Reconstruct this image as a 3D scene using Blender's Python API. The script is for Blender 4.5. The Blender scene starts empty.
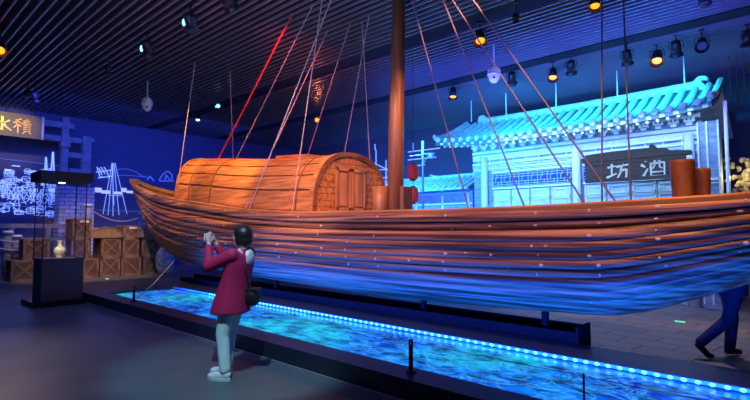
import bpy, bmesh, math, random
from mathutils import Vector, Matrix, Quaternion
R = math.radians
scn = bpy.context.scene
col = scn.collection
rnd = random.Random(7)

# ------------------------------------------------------------------ camera
FPX, CAMH = 480.0, 1.54
YAW, PITCH = R(132.4), math.atan(29/480)
cd = bpy.data.cameras.new('camera'); cam = bpy.data.objects.new('camera', cd); col.objects.link(cam)
cam.location = (0, 0, CAMH); cam.rotation_euler = (R(90)+PITCH, 0, YAW-R(90))
cd.sensor_width = 36; cd.lens = FPX/750*36; cd.clip_start = .05; cd.clip_end = 200
scn.camera = cam
# ------------------------------------------------------------------ world, exposure
scn.view_settings.view_transform = 'Standard'; scn.view_settings.look = 'None'
scn.view_settings.exposure = 0.0; scn.view_settings.gamma = 1.0
scn.view_settings.use_curve_mapping = False
w = bpy.data.worlds.new('world'); scn.world = w; w.use_nodes = True
w.node_tree.nodes['Background'].inputs[0].default_value = (.05, .09, .5, 1)
w.node_tree.nodes['Background'].inputs[1].default_value = .06

def area(name, loc, target, size, power, color, spread=180, size_y=None):
    l = bpy.data.lights.new(name, 'AREA'); l.energy = power; l.color = color; l.size = size
    if size_y: l.shape = 'RECTANGLE'; l.size_y = size_y
    l.spread = R(spread)
    o = bpy.data.objects.new(name, l); col.objects.link(o); o.location = loc
    o.rotation_euler = (Vector(target)-Vector(loc)).to_track_quat('-Z', 'Y').to_euler()
    return o
# added soft fill lights without fixtures: ceiling and wall washes, facade and hull fills
area('hall_blue_wash', (-9, 1.0, 5.3), (-10, 1.5, 0), 9, 80, (.06, .25, 1), size_y=3)
area('violet_hull_wash', (-3.5, .2, 5.2), (-5.5, 6.0, 1.6), 7, 75, (.5, .25, 1), 70, size_y=.6)
area('slat_wash_front', (-4, 1.5, 2.9), (-6, 3.2, 5.7), 3, 110, (.45, .55, 1), 150)
area('ceiling_blue_wash', (-4.5, 9.4, 4.3), (-4.5, 10.6, 5.7), 8, 240, (.06, .09, 1), 170, size_y=.3)  # added upward fill that turns the far slats blue
area('facade_fill', (-3.6, 9.2, 3.2), (-3.6, 12.6, 3.0), 4.5, 70, (.25, .5, 1), 140, size_y=.5)
area('eave_fill', (-3.9, 11.55, 4.0), (-3.9, 12.6, 2.6), 5, 60, (.3, .58, 1), 150, size_y=.1)  # added fill grazing the facade, no fixture under the eave
area('facade_fill_left', (-7.2, 9.4, 3.4), (-7.0, 12.6, 3.2), 3, 210, (.02, .32, 1), 120, size_y=.5)
area('far_wall_wash', (-16.5, 6.5, 5.3), (-20.3, 6.5, 3.2), 9, 190, (.04, .08, 1), 150, size_y=.6)
area('back_wall_wash', (-11, 13.5, .6), (-11, 16.2, 3.5), 9, 420, (.02, .13, 1), 150, size_y=.6)
area('hull_fill', (-5.0, 4.9, .24), (-5.0, 6.1, .75), 11, 270, (.0, .08, 1), 120, size_y=.15)  # added blue fill that strengthens the pool glow on the hull bottom
area('annex_fill', (-9.6, 11.6, 4.2), (-10.6, 14, 2.3), 2, 150, (.03, .5, 1), 130, size_y=.4)  # added cyan fill for the annex roof, no fixture

# ------------------------------------------------------------------ view helpers (points on real planes)
_h = Vector((math.cos(YAW), math.sin(YAW), 0)); _fw = _h*math.cos(PITCH)+Vector((0, 0, math.sin(PITCH)))
_rt = Vector((math.sin(YAW), -math.cos(YAW), 0)); _up = _rt.cross(_fw); _C = Vector((0, 0, CAMH))
def _ray(x, y): return _fw+_rt*((x-375)/FPX)-_up*((y-200)/FPX)
def onz(x, y, z=0): r = _ray(x, y); return _C+r*((z-CAMH)/r.z)
def ony(x, y, Y): r = _ray(x, y); return _C+r*(Y/r.y)
def onx(x, y, X): r = _ray(x, y); return _C+r*(X/r.x)

# ------------------------------------------------------------------ materials
def mat(name, color=(.5, .5, .5), rough=.6, metal=0, emis=None, es=0, spec=.5, noise=None, bump=0, alpha=1, trans=0):
    """noise = (color2, scale(x,y,z), detail, lo, hi)"""
    m = bpy.data.materials.new(name); m.use_nodes = True
    nt = m.node_tree; b = nt.nodes['Principled BSDF']
    b.inputs['Base Color'].default_value = (*color, 1); b.inputs['Roughness'].default_value = rough
    b.inputs['Metallic'].default_value = metal; b.inputs['Specular IOR Level'].default_value = spec
    b.inputs['Transmission Weight'].default_value = trans
    if emis: b.inputs['Emission Color'].default_value = (*emis, 1); b.inputs['Emission Strength'].default_value = es
    if noise or bump:
        tc = nt.nodes.new('ShaderNodeTexCoord'); mp = nt.nodes.new('ShaderNodeMapping')
        nt.links.new(tc.outputs['Object'], mp.inputs[0])
        mp.inputs['Scale'].default_value = noise[1] if noise else (8, 8, 8)
        n = nt.nodes.new('ShaderNodeTexNoise'); n.inputs['Scale'].default_value = 1; n.inputs['Detail'].default_value = noise[2] if noise else 4
        nt.links.new(mp.outputs[0], n.inputs['Vector'])
        if noise:
            cr = nt.nodes.new('ShaderNodeValToRGB')
            cr.color_ramp.elements[0].position = noise[3]; cr.color_ramp.elements[1].position = noise[4]
            cr.color_ramp.elements[0].color = (*color, 1); cr.color_ramp.elements[1].color = (*noise[0], 1)
            nt.links.new(n.outputs[0], cr.inputs[0]); nt.links.new(cr.outputs[0], b.inputs['Base Color'])
        if bump:
            bp = nt.nodes.new('ShaderNodeBump'); bp.inputs['Strength'].default_value = bump; bp.inputs['Distance'].default_value = .02
            nt.links.new(n.outputs[0], bp.inputs['Height']); nt.links.new(bp.outputs[0], b.inputs['Normal'])
    return m
M = {}
M['hull'] = mat('hull_wood', (.1, .04, .02), .42, noise=((.56, .27, .13), (.45, 5, 24), 8, .4, .64), bump=.6)
# pale caulking spots along the planks
def add_spots(m, scale, thr, colr):
    nt = m.node_tree; b = nt.nodes['Principled BSDF']; src = b.inputs['Base Color'].links[0].from_socket
    tc = nt.nodes.new('ShaderNodeTexCoord'); mp = nt.nodes.new('ShaderNodeMapping'); mp.inputs['Scale'].default_value = scale
    v = nt.nodes.new('ShaderNodeTexVoronoi'); v.inputs['Scale'].default_value = 1
    nt.links.new(tc.outputs['Object'], mp.inputs[0]); nt.links.new(mp.outputs[0], v.inputs['Vector'])
    lt = nt.nodes.new('ShaderNodeMath'); lt.operation = 'LESS_THAN'; lt.inputs[1].default_value = thr
    nt.links.new(v.outputs['Distance'], lt.inputs[0])
    mx = nt.nodes.new('ShaderNodeMix'); mx.data_type = 'RGBA'; mx.inputs[7].default_value = (*colr, 1)
    nt.links.new(lt.outputs[0], mx.inputs[0]); nt.links.new(src, mx.inputs[6]); nt.links.new(mx.outputs[2], b.inputs['Base Color'])
add_spots(M['hull'], (2.2, 3, 5.5), .05, (.75, .6, .5))
M['rail'] = mat('rail_wood', (.3, .12, .04), .45, noise=((.62, .3, .11), (.6, 6, 18), 5, .35, .7), bump=.3)
M['cabin'] = mat('cabin_wood', (.3, .1, .028), .5, noise=((.78, .34, .1), (1.3, 16, 16), 6, .32, .72), bump=.25)
M['cabin_dark'] = mat('cabin_batten', (.16, .06, .02), .5, noise=((.3, .12, .04), (3, 3, 9), 4, .3, .7))
M['doorw'] = mat('door_wood', (.4, .17, .06), .5, noise=((.66, .32, .12), (8, 8, 1.5), 5, .3, .7))
M['mast'] = mat('mast_wood', (.15, .065, .03), .4, noise=((.32, .15, .065), (10, 10, .8), 5, .3, .7), bump=.2)
M['barrel'] = mat('stump_wood', (.12, .035, .012), .5, noise=((.28, .1, .035), (5, 5, 2), 4, .3, .7))
M['deck'] = mat('deck_wood', (.2, .09, .04), .6, noise=((.34, .16, .08), (1, 14, 4), 4, .3, .7))
M['nail'] = mat('pale_nail', (.75, .62, .5), .6)
M['rope'] = mat('rope', (.5, .42, .42), .8)
M['rope_lit_red'] = mat('rope_lit_red', (.75, .06, .05), .7)  # red light on this rope is put into its colour
M['rope_dark'] = mat('rope_dark', (.1, .09, .13), .8)
M['rope_grey'] = mat('rope_grey', (.2, .17, .24), .8)
M['slat'] = mat('slat_metal', (.24, .25, .3), .32, metal=.3)
M['plenum'] = mat('ceiling_void', (.012, .013, .03), .9)
M['wall'] = mat('wall_blue', (.09, .1, .2), .85)
M['wall_dark'] = mat('wall_dark', (.03, .03, .05), .9)
M['floor'] = mat('floor_stone', (.07, .1, .13), .4, noise=((.13, .16, .19), (1.2, 1.2, 1), 6, .3, .75), bump=.08)
M['platform'] = mat('platform_black', (.012, .022, .04), .35)
M['trim'] = mat('floor_trim', (.3, .3, .34), .4, metal=.4)
M['black'] = mat('black_metal', (.012, .012, .016), .45)
M['matte'] = mat('matte_black', (.008, .008, .012), .95, spec=.08)
M['blackgloss'] = mat('black_gloss', (.01, .01, .015), .2)
M['white'] = mat('white_plastic', (.92, .93, .95), .35)
M['plaster'] = mat('pale_plaster', (.6, .65, .72), .7, noise=((.78, .82, .86), (3, 3, 3), 4, .3, .7))
M['plaster_gap'] = mat('facade_panel', (.16, .24, .38), .75, noise=((.34, .42, .55), (5, 2, 16), 5, .3, .7))
M['line'] = mat('pale_frame', (.86, .9, .93), .6)
M['tile'] = mat('roof_tile', (.32, .5, .52), .5, noise=((.6, .78, .78), (6, 6, 6), 4, .3, .7), bump=.4)
M['lattice'] = mat('lattice_frame', (.45, .6, .85), .6)
M['lattice_back'] = mat('lattice_back', (.02, .04, .2), .8)
M['sign'] = mat('sign_board', (.03, .014, .008), .6, noise=((.075, .04, .02), (2, 8, 14), 4, .3, .7))
M['gold'] = mat('gold_letters', (.95, .5, .06), .4, metal=.3)
M['letters'] = mat('pale_letters', (.95, .86, .7), .5)
M['plaque'] = mat('plaque_board', (.13, .1, .02), .5)
M['stone'] = mat('gate_stone', (.16, .17, .2), .8, noise=((.32, .32, .36), (4, 4, 4), 5, .3, .7), bump=.4)
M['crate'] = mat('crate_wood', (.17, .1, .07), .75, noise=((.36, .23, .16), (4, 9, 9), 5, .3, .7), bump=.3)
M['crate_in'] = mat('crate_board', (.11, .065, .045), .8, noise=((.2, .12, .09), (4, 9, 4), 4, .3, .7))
M['mat'] = mat('straw_mat', (.26, .17, .11), .85, noise=((.42, .29, .2), (12, 12, 12), 3, .3, .7), bump=.5)
M['plinth'] = mat('plinth_panel', (.09, .075, .09), .5)
M['glass'] = mat('glass', (1, 1, 1), .02)
def _glass(m):
    nt = m.node_tree; out = nt.nodes['Material Output']; t = nt.nodes.new('ShaderNodeBsdfTransparent'); t.inputs[0].default_value = (.93, .95, 1, 1)
    g = nt.nodes.new('ShaderNodeBsdfGlossy'); g.inputs['Roughness'].default_value = .03; mx = nt.nodes.new('ShaderNodeMixShader')
    mx.inputs[0].default_value = .05; nt.links.new(t.outputs[0], mx.inputs[1]); nt.links.new(g.outputs[0], mx.inputs[2]); nt.links.new(mx.outputs[0], out.inputs[0])
_glass(M['glass'])
M['vase'] = mat('vase_glaze', (.85, .72, .42), .25, noise=((.95, .88, .62), (20, 20, 20), 3, .4, .6))
M['lantern'] = mat('lantern_red', (.45, .05, .07), .6, emis=(.8, .06, .07), es=.12)
M['bluebag'] = mat('porcelain_cloth', (.25, .36, .6), .6, noise=((.7, .75, .85), (6, 6, 6), 3, .4, .55))
M['golden'] = mat('golden_leaf', (.6, .5, .2), .6, noise=((.9, .8, .4), (9, 9, 9), 4, .4, .6))
M['skin'] = mat('skin', (.62, .38, .32), .55)
M['hair'] = mat('black_hair', (.012, .01, .012), .45)
M['coat'] = mat('crimson_coat', (.4, .006, .07), .75, noise=((.5, .008, .09), (5, 5, 5), 3, .3, .7), bump=.15)
M['hood'] = mat('grey_hood', (.55, .5, .55), .85, noise=((.8, .76, .8), (30, 30, 30), 3, .4, .6))
M['jeans'] = mat('pale_jeans', (.6, .78, .84), .8, noise=((.75, .9, .95), (14, 14, 9), 4, .3, .7), bump=.2)
M['shoe'] = mat('white_shoe', (.78, .82, .84), .6)
M['sole'] = mat('shoe_sole', (.6, .62, .66), .7)
M['bag'] = mat('black_leather', (.012, .012, .018), .4)
M['navy'] = mat('navy_cloth', (.012, .014, .05), .8)
M['led'] = mat('led_lens', (.2, .5, .9), .3, emis=(.1, .5, 1), es=2.6)
M['strip'] = mat('strip_light', (.1, .4, .9), .3, emis=(.01, .15, 1), es=.2)
M['mural'] = mat('projected_lines', (.3, .4, .9), .6, emis=(.26, .4, 1), es=1.1)
M['mural_dim'] = mat('projected_lines_dim', (.2, .3, .7), .6, emis=(.08, .15, .75), es=.55)
M['mural_white'] = mat('projected_windows', (.6, .65, .9), .6, emis=(.5, .58, .95), es=.8)
M['mural_back'] = mat('projected_blue', (.05, .3, .8), .6, emis=(.02, .2, .95), es=.7)
M['lamp_warm'] = mat('lamp_warm', (1, .5, .1), .3, emis=(1, .2, .01), es=3.2)
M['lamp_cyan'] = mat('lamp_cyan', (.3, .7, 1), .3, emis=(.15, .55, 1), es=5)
M['lamp_white'] = mat('lamp_white', (.8, .9, 1), .3, emis=(.6, .8, 1), es=8)
M['lamp_red'] = mat('lamp_red', (1, .1, .1), .3, emis=(1, .05, .06), es=3)
M['lamp_off'] = mat('lamp_glass', (.1, .12, .2), .15)
M['green'] = mat('exit_marker', (.1, .8, .4), .5, emis=(.05, .8, .45), es=1.2)
# glowing water picture on the pool floor
def water_mat():
    m = bpy.data.materials.new('water_screen'); m.use_nodes = True; nt = m.node_tree; b = nt.nodes['Principled BSDF']
    N = nt.nodes.new; L = nt.links.new
    tc = N('ShaderNodeTexCoord')
    n0 = N('ShaderNodeTexNoise'); n0.inputs['Scale'].default_value = .45; n0.inputs['Detail'].default_value = 2
    L(tc.outputs['Object'], n0.inputs['Vector'])
    base = N('ShaderNodeValToRGB'); e = base.color_ramp.elements
    e[0].position = .38; e[0].color = (.001, .035, .5, 1); e[1].position = .6; e[1].color = (.0, .36, .42, 1)
    e2 = base.color_ramp.elements.new(.5); e2.color = (.003, .16, .72, 1)
    L(n0.outputs[0], base.inputs[0])
    mp = N('ShaderNodeMapping'); mp.inputs['Rotation'].default_value = (0, 0, R(-28)); mp.inputs['Scale'].default_value = (1.5, 2.6, 1)
    L(tc.outputs['Object'], mp.inputs[0])
    n1 = N('ShaderNodeTexNoise'); n1.inputs['Scale'].default_value = 1.5; n1.inputs['Detail'].default_value = 7; n1.inputs['Roughness'].default_value = .68; n1.inputs['Distortion'].default_value = 1.7
    L(mp.outputs[0], n1.inputs['Vector'])
    # ridged: 1-|2n-1|
    a = N('ShaderNodeMath'); a.operation = 'MULTIPLY_ADD'; a.inputs[1].default_value = 2; a.inputs[2].default_value = -1; L(n1.outputs[0], a.inputs[0])
    ab = N('ShaderNodeMath'); ab.operation = 'ABSOLUTE'; L(a.outputs[0], ab.inputs[0])
    rr = N('ShaderNodeValToRGB'); r = rr.color_ramp.elements
    r[0].position = 0; r[0].color = (1, 1, 1, 1); r[1].position = .09; r[1].color = (0, 0, 0, 1); L(ab.outputs[0], rr.inputs[0])
    n2 = N('ShaderNodeTexNoise'); n2.inputs['Scale'].default_value = 3; n2.inputs['Detail'].default_value = 5; L(mp.outputs[0], n2.inputs['Vector'])
    dk = N('ShaderNodeMapRange'); dk.inputs[1].default_value = .35; dk.inputs[2].default_value = .68; dk.inputs[3].default_value = .12; dk.inputs[4].default_value = 1.25; L(n2.outputs[0], dk.inputs[0])
    mul = N('ShaderNodeVectorMath'); mul.operation = 'SCALE'; L(base.outputs[0], mul.inputs[0]); L(dk.outputs[0], mul.inputs['Scale'])
    mx = N('ShaderNodeMix'); mx.data_type = 'RGBA'; mx.inputs[7].default_value = (.06, .5, 1, 1)
    f = N('ShaderNodeMath'); f.operation = 'MULTIPLY'; L(rr.outputs[0], f.inputs[0]); L(n2.outputs[0], f.inputs[1])
    L(f.outputs[0], mx.inputs[0]); L(mul.outputs[0], mx.inputs[6])
    L(mx.outputs[2], b.inputs['Emission Color']); b.inputs['Emission Strength'].default_value = 1.35
    b.inputs['Base Color'].default_value = (.01, .03, .08, 1); b.inputs['Roughness'].default_value = .15
    bp = N('ShaderNodeBump'); bp.inputs['Strength'].default_value = .3; L(n1.outputs[0], bp.inputs['Height']); L(bp.outputs[0], b.inputs['Normal'])
    return m
M['water'] = water_mat()
def paving_mat():
    m = mat('paving_slabs', (.16, .15, .15), .6); nt = m.node_tree; b = nt.nodes['Principled BSDF']; N = nt.nodes.new; L = nt.links.new
    tc = N('ShaderNodeTexCoord'); mp = N('ShaderNodeMapping'); L(tc.outputs['Object'], mp.inputs[0]); mp.inputs['Rotation'].default_value = (0, 0, R(8))
    br = N('ShaderNodeTexBrick'); br.inputs['Scale'].default_value = 1; br.inputs['Brick Width'].default_value = .75; br.inputs['Row Height'].default_value = .42
    br.inputs['Mortar Size'].default_value = .014; br.inputs['Color1'].default_value = (.24, .22, .22, 1); br.inputs['Color2'].default_value = (.17, .16, .17, 1); br.inputs['Mortar'].default_value = (.05, .05, .06, 1)
    L(mp.outputs[0], br.inputs['Vector']); L(br.outputs[0], b.inputs['Base Color'])
    return m
M['paving'] = paving_mat()

# ------------------------------------------------------------------ mesh helpers
class MB:
    def __init__(s): s.bm = bmesh.new()
    def box(s, c, d, rot=None):
        r = bmesh.ops.create_cube(s.bm, size=1); c = Vector(c)
        for v in r['verts']:
            p = Vector((v.co.x*d[0], v.co.y*d[1], v.co.z*d[2]))
            if rot is not None: p = rot @ p
            v.co = p+c
        return s
    def bar(s, a, b, w, h=None):
        a, b = Vector(a), Vector(b); h = h or w; d = b-a
        q = d.to_track_quat('Y', 'Z').to_matrix()
        return s.box((a+b)/2, (w, d.length, h), q)
    def tube(s, pts, rad, n=8, caps=True):
        pts = [Vector(p) for p in pts]; rad = rad if hasattr(rad, '__len__') else [rad]*len(pts)
        rings = []
        for i, p in enumerate(pts):
            t = (pts[min(i+1, len(pts)-1)]-pts[max(i-1, 0)]).normalized()
            q = t.to_track_quat('Z', 'Y')
            rings.append([p+q @ Vector((math.cos(2*math.pi*k/n)*rad[i], math.sin(2*math.pi*k/n)*rad[i], 0)) for k in range(n)])
        return s.loft(rings, True, caps)
    def loft(s, rings, closed=True, caps=False):
        vs = [[s.bm.verts.new(p) for p in r] for r in rings]; n = len(rings[0])
        for i in range(len(vs)-1):
            for k in range(n if closed else n-1):
                k2 = (k+1) % n
                s.bm.faces.new((vs[i][k], vs[i][k2], vs[i+1][k2], vs[i+1][k]))
        if caps:
            s.bm.faces.new(vs[0][::-1]); s.bm.faces.new(vs[-1])
        return s
    def lathe(s, prof, c=(0, 0, 0), n=20, rot=None):
        c = Vector(c); rings = []
        for r, z in prof:
            ring = []
            for k in range(n):
                p = Vector((math.cos(2*math.pi*k/n)*r, math.sin(2*math.pi*k/n)*r, z))
                if rot is not None: p = rot @ p
                ring.append(p+c)
            rings.append(ring)
        return s.loft(rings, True, True)
    def ball(s, c, r, q=None, seg=14):
        r = r if hasattr(r, '__len__') else (r, r, r); c = Vector(c)
        g = bmesh.ops.create_uvsphere(s.bm, u_segments=seg, v_segments=max(6, seg//2+2), radius=1)
        for v in g['verts']:
            p = Vector((v.co.x*r[0], v.co.y*r[1], v.co.z*r[2]))
            if q is not None: p = q @ p
            v.co = p+c
        return s
    def cap(s, a, ra, b, rb, n=12):
        a, b = Vector(a), Vector(b); s.ball(a, ra, seg=n); s.ball(b, rb, seg=n)
        return s.tube([a, b], [ra*.995, rb*.995], n)
    def prism(s, poly, y0, y1, ax='y'):
        def mk(p, d): return Vector((p[0], d, p[1])) if ax == 'y' else Vector((d, p[0], p[1]))
        return s.loft([[mk(p, y0) for p in poly], [mk(p, y1) for p in poly]], True, True)
    def build(s, name, m, parent=None, smooth=False, bevel=0, loc=None):
        bmesh.ops.recalc_face_normals(s.bm, faces=s.bm.faces)
        me = bpy.data.meshes.new(name); s.bm.to_mesh(me); s.bm.free()
        if smooth:
            for p in me.polygons: p.use_smooth = True
        me.materials.append(m)
        o = bpy.data.objects.new(name, me); col.objects.link(o)
        if parent: o.parent = parent
        if loc is not None: o.location = loc
        if bevel:
            b = o.modifiers.new('bevel', 'BEVEL'); b.width = bevel; b.segments = 2
        if smooth: 
            try:
                me.shade_auto_smooth = True
            except Exception: pass
        return o
def thing(name, label, cat, loc=(0, 0, 0), rz=0, group=None):
    o = bpy.data.objects.new(name, None); o.empty_display_size = .2; col.objects.link(o)
    o.location = loc; o.rotation_euler = (0, 0, rz); return tag(o, label, cat, group)
def tag(o, label, cat, group=None):
    o['label'] = label; o['category'] = cat
    if group: o['group'] = group
    return o
def struct(o): o['kind'] = 'structure'; return o
def blob(mb, name, m, parent, voxel=.012, smooth=6):
    o = mb.build(name, m, parent, smooth=True)
    r = o.modifiers.new('remesh', 'REMESH'); r.mode = 'VOXEL'; r.voxel_size = voxel; r.use_smooth_shade = True
    s = o.modifiers.new('smooth', 'SMOOTH'); s.factor = .5; s.iterations = smooth
    return o
def interp(tab, x):
    if x <= tab[0][0]: return tab[0][1]
    for (a, va), (b, vb) in zip(tab, tab[1:]):
        if x <= b:
            t = (x-a)/(b-a); return va+(vb-va)*t
    return tab[-1][1]
def smooth_tab(tab, x):   # catmull-rom on table
    n = len(tab)
    if x <= tab[0][0]: return tab[0][1]
    if x >= tab[-1][0]: return tab[-1][1]
    for i in range(n-1):
        if x <= tab[i+1][0]:
            x0, y0 = tab[i]; x1, y1 = tab[i+1]; t = (x-x0)/(x1-x0)
            m0 = (tab[i+1][1]-tab[i-1][1])/(tab[i+1][0]-tab[i-1][0]) if i > 0 else (y1-y0)/(x1-x0)
            m1 = (tab[i+2][1]-y0)/(tab[i+2][0]-x0) if i < n-2 else (y1-y0)/(x1-x0)
            h = x1-x0
            return (2*t**3-3*t*t+1)*y0+(t**3-2*t*t+t)*h*m0+(-2*t**3+3*t*t)*y1+(t**3-t*t)*h*m1

# ================================================================== SETTING
XL, XR, YF, YB, ZC, ZLOW = -20.3, 6.0, -4.0, 16.2, 5.7, -.16
m = MB(); m.box(((XL+XR)/2, (YF+5.8)/2, -.05), (XR-XL, 5.8-YF, .1)); m.box(((XL-13)/2, (5.8+YB)/2, -.05), (-13-XL, YB-5.8, .1))
struct(m.build('floor', M['floor']))
struct(MB().box(((-13+XR)/2, (5.8+YB)/2, ZLOW-.05), (XR+13, YB-5.8, .1)).build('floor_back', M['paving']))
struct(MB().box((XL-.1, (YF+YB)/2, 2.9), (.2, YB-YF, 6.4)).build('wall_left', M['wall']))
struct(MB().box(((XL+XR)/2, YB+.1, 2.8), (XR-XL, .2, 6.6)).build('wall_back', M['wall']))
struct(MB().box((XR+.1, (YF+YB)/2, 2.8), (.2, YB-YF, 6.6)).build('wall_right', M['wall_dark']))
struct(MB().box(((XL+XR)/2, YF-.1, 2.8), (XR-XL, .2, 6.6)).build('wall_front', M['wall_dark']))
struct(MB().box(((XL+XR)/2, (YF+YB)/2, 6.15), (XR-XL, YB-YF, .1)).build('ceiling', M['plenum']))
m = MB(); y = YF+.1
while y < YB-.1:
    if not (8.0 < y < 8.5 or 11.25 < y < 11.75):
        m.box(((XL+XR)/2, y, ZC+.025), (XR-XL, .032, .05))
    y += .165
struct(m.build('ceiling_slats', M['slat']))
# boards of the lighting channels between the slats
struct(MB().box(((XL+XR)/2, 8.25, ZC+.04), (XR-XL, .42, .03)).box(((XL+XR)/2, 11.5, ZC+.04), (XR-XL, .42, .03)).build('trim_1', M['plenum']))

# ------------------------------------------------------------------ pool platform
pf = thing('pool_platform', 'low black platform with a long recessed pool running beneath the boat', 'platform', (0, 0, 0))
PX0, PX1, PY0, PY1 = -11.1, 5.0, 3.75, 5.18
m = MB()
m.box(((-13.6+5)/2, (3.42+PY0)/2, .1), (18.6, PY0-3.42, .2)); m.box(((-13.6+5)/2, (PY1+5.8)/2, .1), (18.6, 5.8-PY1, .2))
m.box(((-13.6+PX0)/2, (PY0+PY1)/2, .1), (PX0+13.6, PY1-PY0, .2)); m.box(((PX0+5)/2, (PY0+PY1)/2, .05), (5-PX0, PY1-PY0, .1))
m.build('frame', M['platform'], pf)
MB().box(((-13.6+5)/2, 3.39, .012), (18.6, .03, .022)).build('base_strip', M['trim'], pf)
MB().box(((PX0+PX1)/2, (PY0+PY1)/2, .125), (PX1-PX0-.01, PY1-PY0-.03, .05)).build('water_screen', M['water'], pf)
ls = thing('led_strip', 'line of round blue led dots along the rear edge of the pool', 'light strip', (0, PY1-.012, .18))
MB().box(((PX0+PX1)/2, 0, 0), (PX1-PX0, .014, .03)).build('channel', M['strip'], ls)
dm = MB().ball((0, 0, 0), (.026, .012, .018), seg=10).build('led', M['led'], ls)
for i in range(98):
    d = dm if i == 0 else dm.copy()
    if i: col.objects.link(d); d.parent = ls
    d.location = (1.0-.107*i, -.014, .0)

# steel wire barrier posts on the curb
pts = []
for px, py, lab in [(139, 301, 'short black barrier post near the far left corner of the pool'), (397, 377, 'short black barrier post on the front curb in the middle of the pool'), (602, 402, 'thin black barrier post on the curb at the right, under the boat stern')]:
    p = onz(px, py, .2); p.y = 3.62; pts.append(p)
    t = thing('barrier_post', lab, 'post', p, 0, 'barrier posts along the pool curb')
    MB().tube([(0, 0, 0), (0, 0, .3)], .022 if px < 500 else .008, 10).build('rod', M['blackgloss'], t, True)
    MB().lathe([(.05, 0), (.05, .012), (.03, .018)], n=14).build('foot', M['black'], t)
wy = [Vector((-9.4, 3.62, .4))]
tag(MB().tube([pts[0]+Vector((0, 0, .285)), pts[1]+Vector((0, 0, .28)), pts[2]+Vector((0, 0, .28)), (4.5, 3.62, .48)], .003, 5).build('barrier_wire', M['trim']), 'thin steel wire strung between the black posts on the pool curb', 'wire')
# black tray along the hull
tr = thing('cradle_trough', 'long black steel trough standing under the hull behind the pool', 'trough', (0, 0, 0))
m = MB(); m.box((-7.1, 5.83, .08), (10, .03, .48)); m.box((-7.1, 6.2, .1), (10, .03, .52)); m.box((-7.1, 6.015, -.13), (10, .4, .06)); m.build('channel', M['matte'], tr)
MB().box((-2.1, 6.015, .11), (.03, .42, .56)).build('end_plate', M['matte'], tr)

# ================================================================== BOAT
YC = 6.45
SHEER = [(-16.95, 3.17), (-16.2, 2.93), (-15.2, 2.73), (-14.1, 2.53), (-12.1, 2.28), (-10.5, 2.12), (-8.6, 1.92), (-6.5, 1.8), (-4.15, 1.765), (-3.2, 1.76), (-2.1, 1.77), (-1.3, 1.79), (-.4, 1.825), (1, 1.95), (3.2, 2.3)]
HB = [(-16.95, .1), (-16.2, .27), (-15.2, .42), (-14.1, .57), (-12.1, .82), (-10.5, .96), (-8.6, 1.03), (-6.5, 1.07), (-4.15, 1.08), (-1.3, 1.06), (1, .95), (3.2, .65)]
KEEL = [(-16.95, 2.98), (-16.6, 2.55), (-15.9, 2.05), (-15, 1.52), (-14, 1.02), (-13.2, .76), (-12.2, .6), (-10.4, .5), (-8.8, .45), (-6.1, .4), (-4.6, .4), (-3.4, .43), (-2.2, .47), (-1.6, .53), (-.9, .8), (-.2, 1.1), (1.2, 1.6), (3.2, 2.1)]
PROF = [(0, 1), (.08, .965), (.2, .83), (.35, .68), (.5, .53), (.62, .40), (.72, .28), (.82, .16), (.91, .06), (1, 0)]
def half(t):   # half-breadth factor over girth parameter
    return smooth_tab([(0, 1), (.2, 1.035), (.4, 1.05), (.62, 1.0), (.72, .93), (.82, .8), (.91, .56), (1, 0)], t)
STR = [(0, .13, .05), (.145, .2, .012), (.215, .3, .045), (.305, .385, .034), (.39, .47, .022), (.475, .545, .03), (.55, .62, .0), (.625, .7, .018), (.705, .78, .014), (.785, .87, .01), (.875, .98, .005)]
def offs(t):
    for a, b, o in STR:
        if a <= t <= b:
            u = (t-a)/(b-a); return o+.022*math.sin(math.pi*u)**.5
    return -.012
def hull_pt(x, t, side, extra=0):
    zs, zk, b = smooth_tab(SHEER, x), smooth_tab(KEEL, x), smooth_tab(HB, x)
    end = min(1, (x+17.15)/2.5+.12)     # bow: sections turn V shaped
    hf = half(t)*end+(1-t)**.8*(1-end)
    o = (offs(t)*min(1, .35+end)+extra)*(1 if t < .97 else 0)
    z = zk+(zs-zk)*smooth_tab(PROF, t)
    return Vector((x, YC+side*(b*hf+o), z-o*.2))
boat = thing('wooden_boat', 'large old wooden river boat with arched cabin and mast raised over the blue pool', 'boat', (-6, YC, .4))
def B(o): o.parent = boat; o.matrix_parent_inverse = Matrix.Translation(-Vector((-6, YC, .4))); return o
xs = [-16.95+.25*i for i in range(int(20.1/.25)+1)]+[3.2]
ts = []
for a, b, o in STR: ts += [a+.001, a+(b-a)*.12, a+(b-a)*.35, a+(b-a)*.65, a+(b-a)*.88, b-.001, b+.007]
ts = [t for t in ts if t < .985]+[1.0]
m = MB()
rings = []
for x in xs:
    rings.append([hull_pt(x, t, -1) for t in ts]+[hull_pt(x, t, 1) for t in ts[::-1][1:]])
m.loft(rings, closed=False)
for r in (rings[0], rings[-1]):
    m.bm.faces.new([m.bm.verts.new(p) for p in r])
B(m.build('hull', M['hull'], smooth=False))
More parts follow.
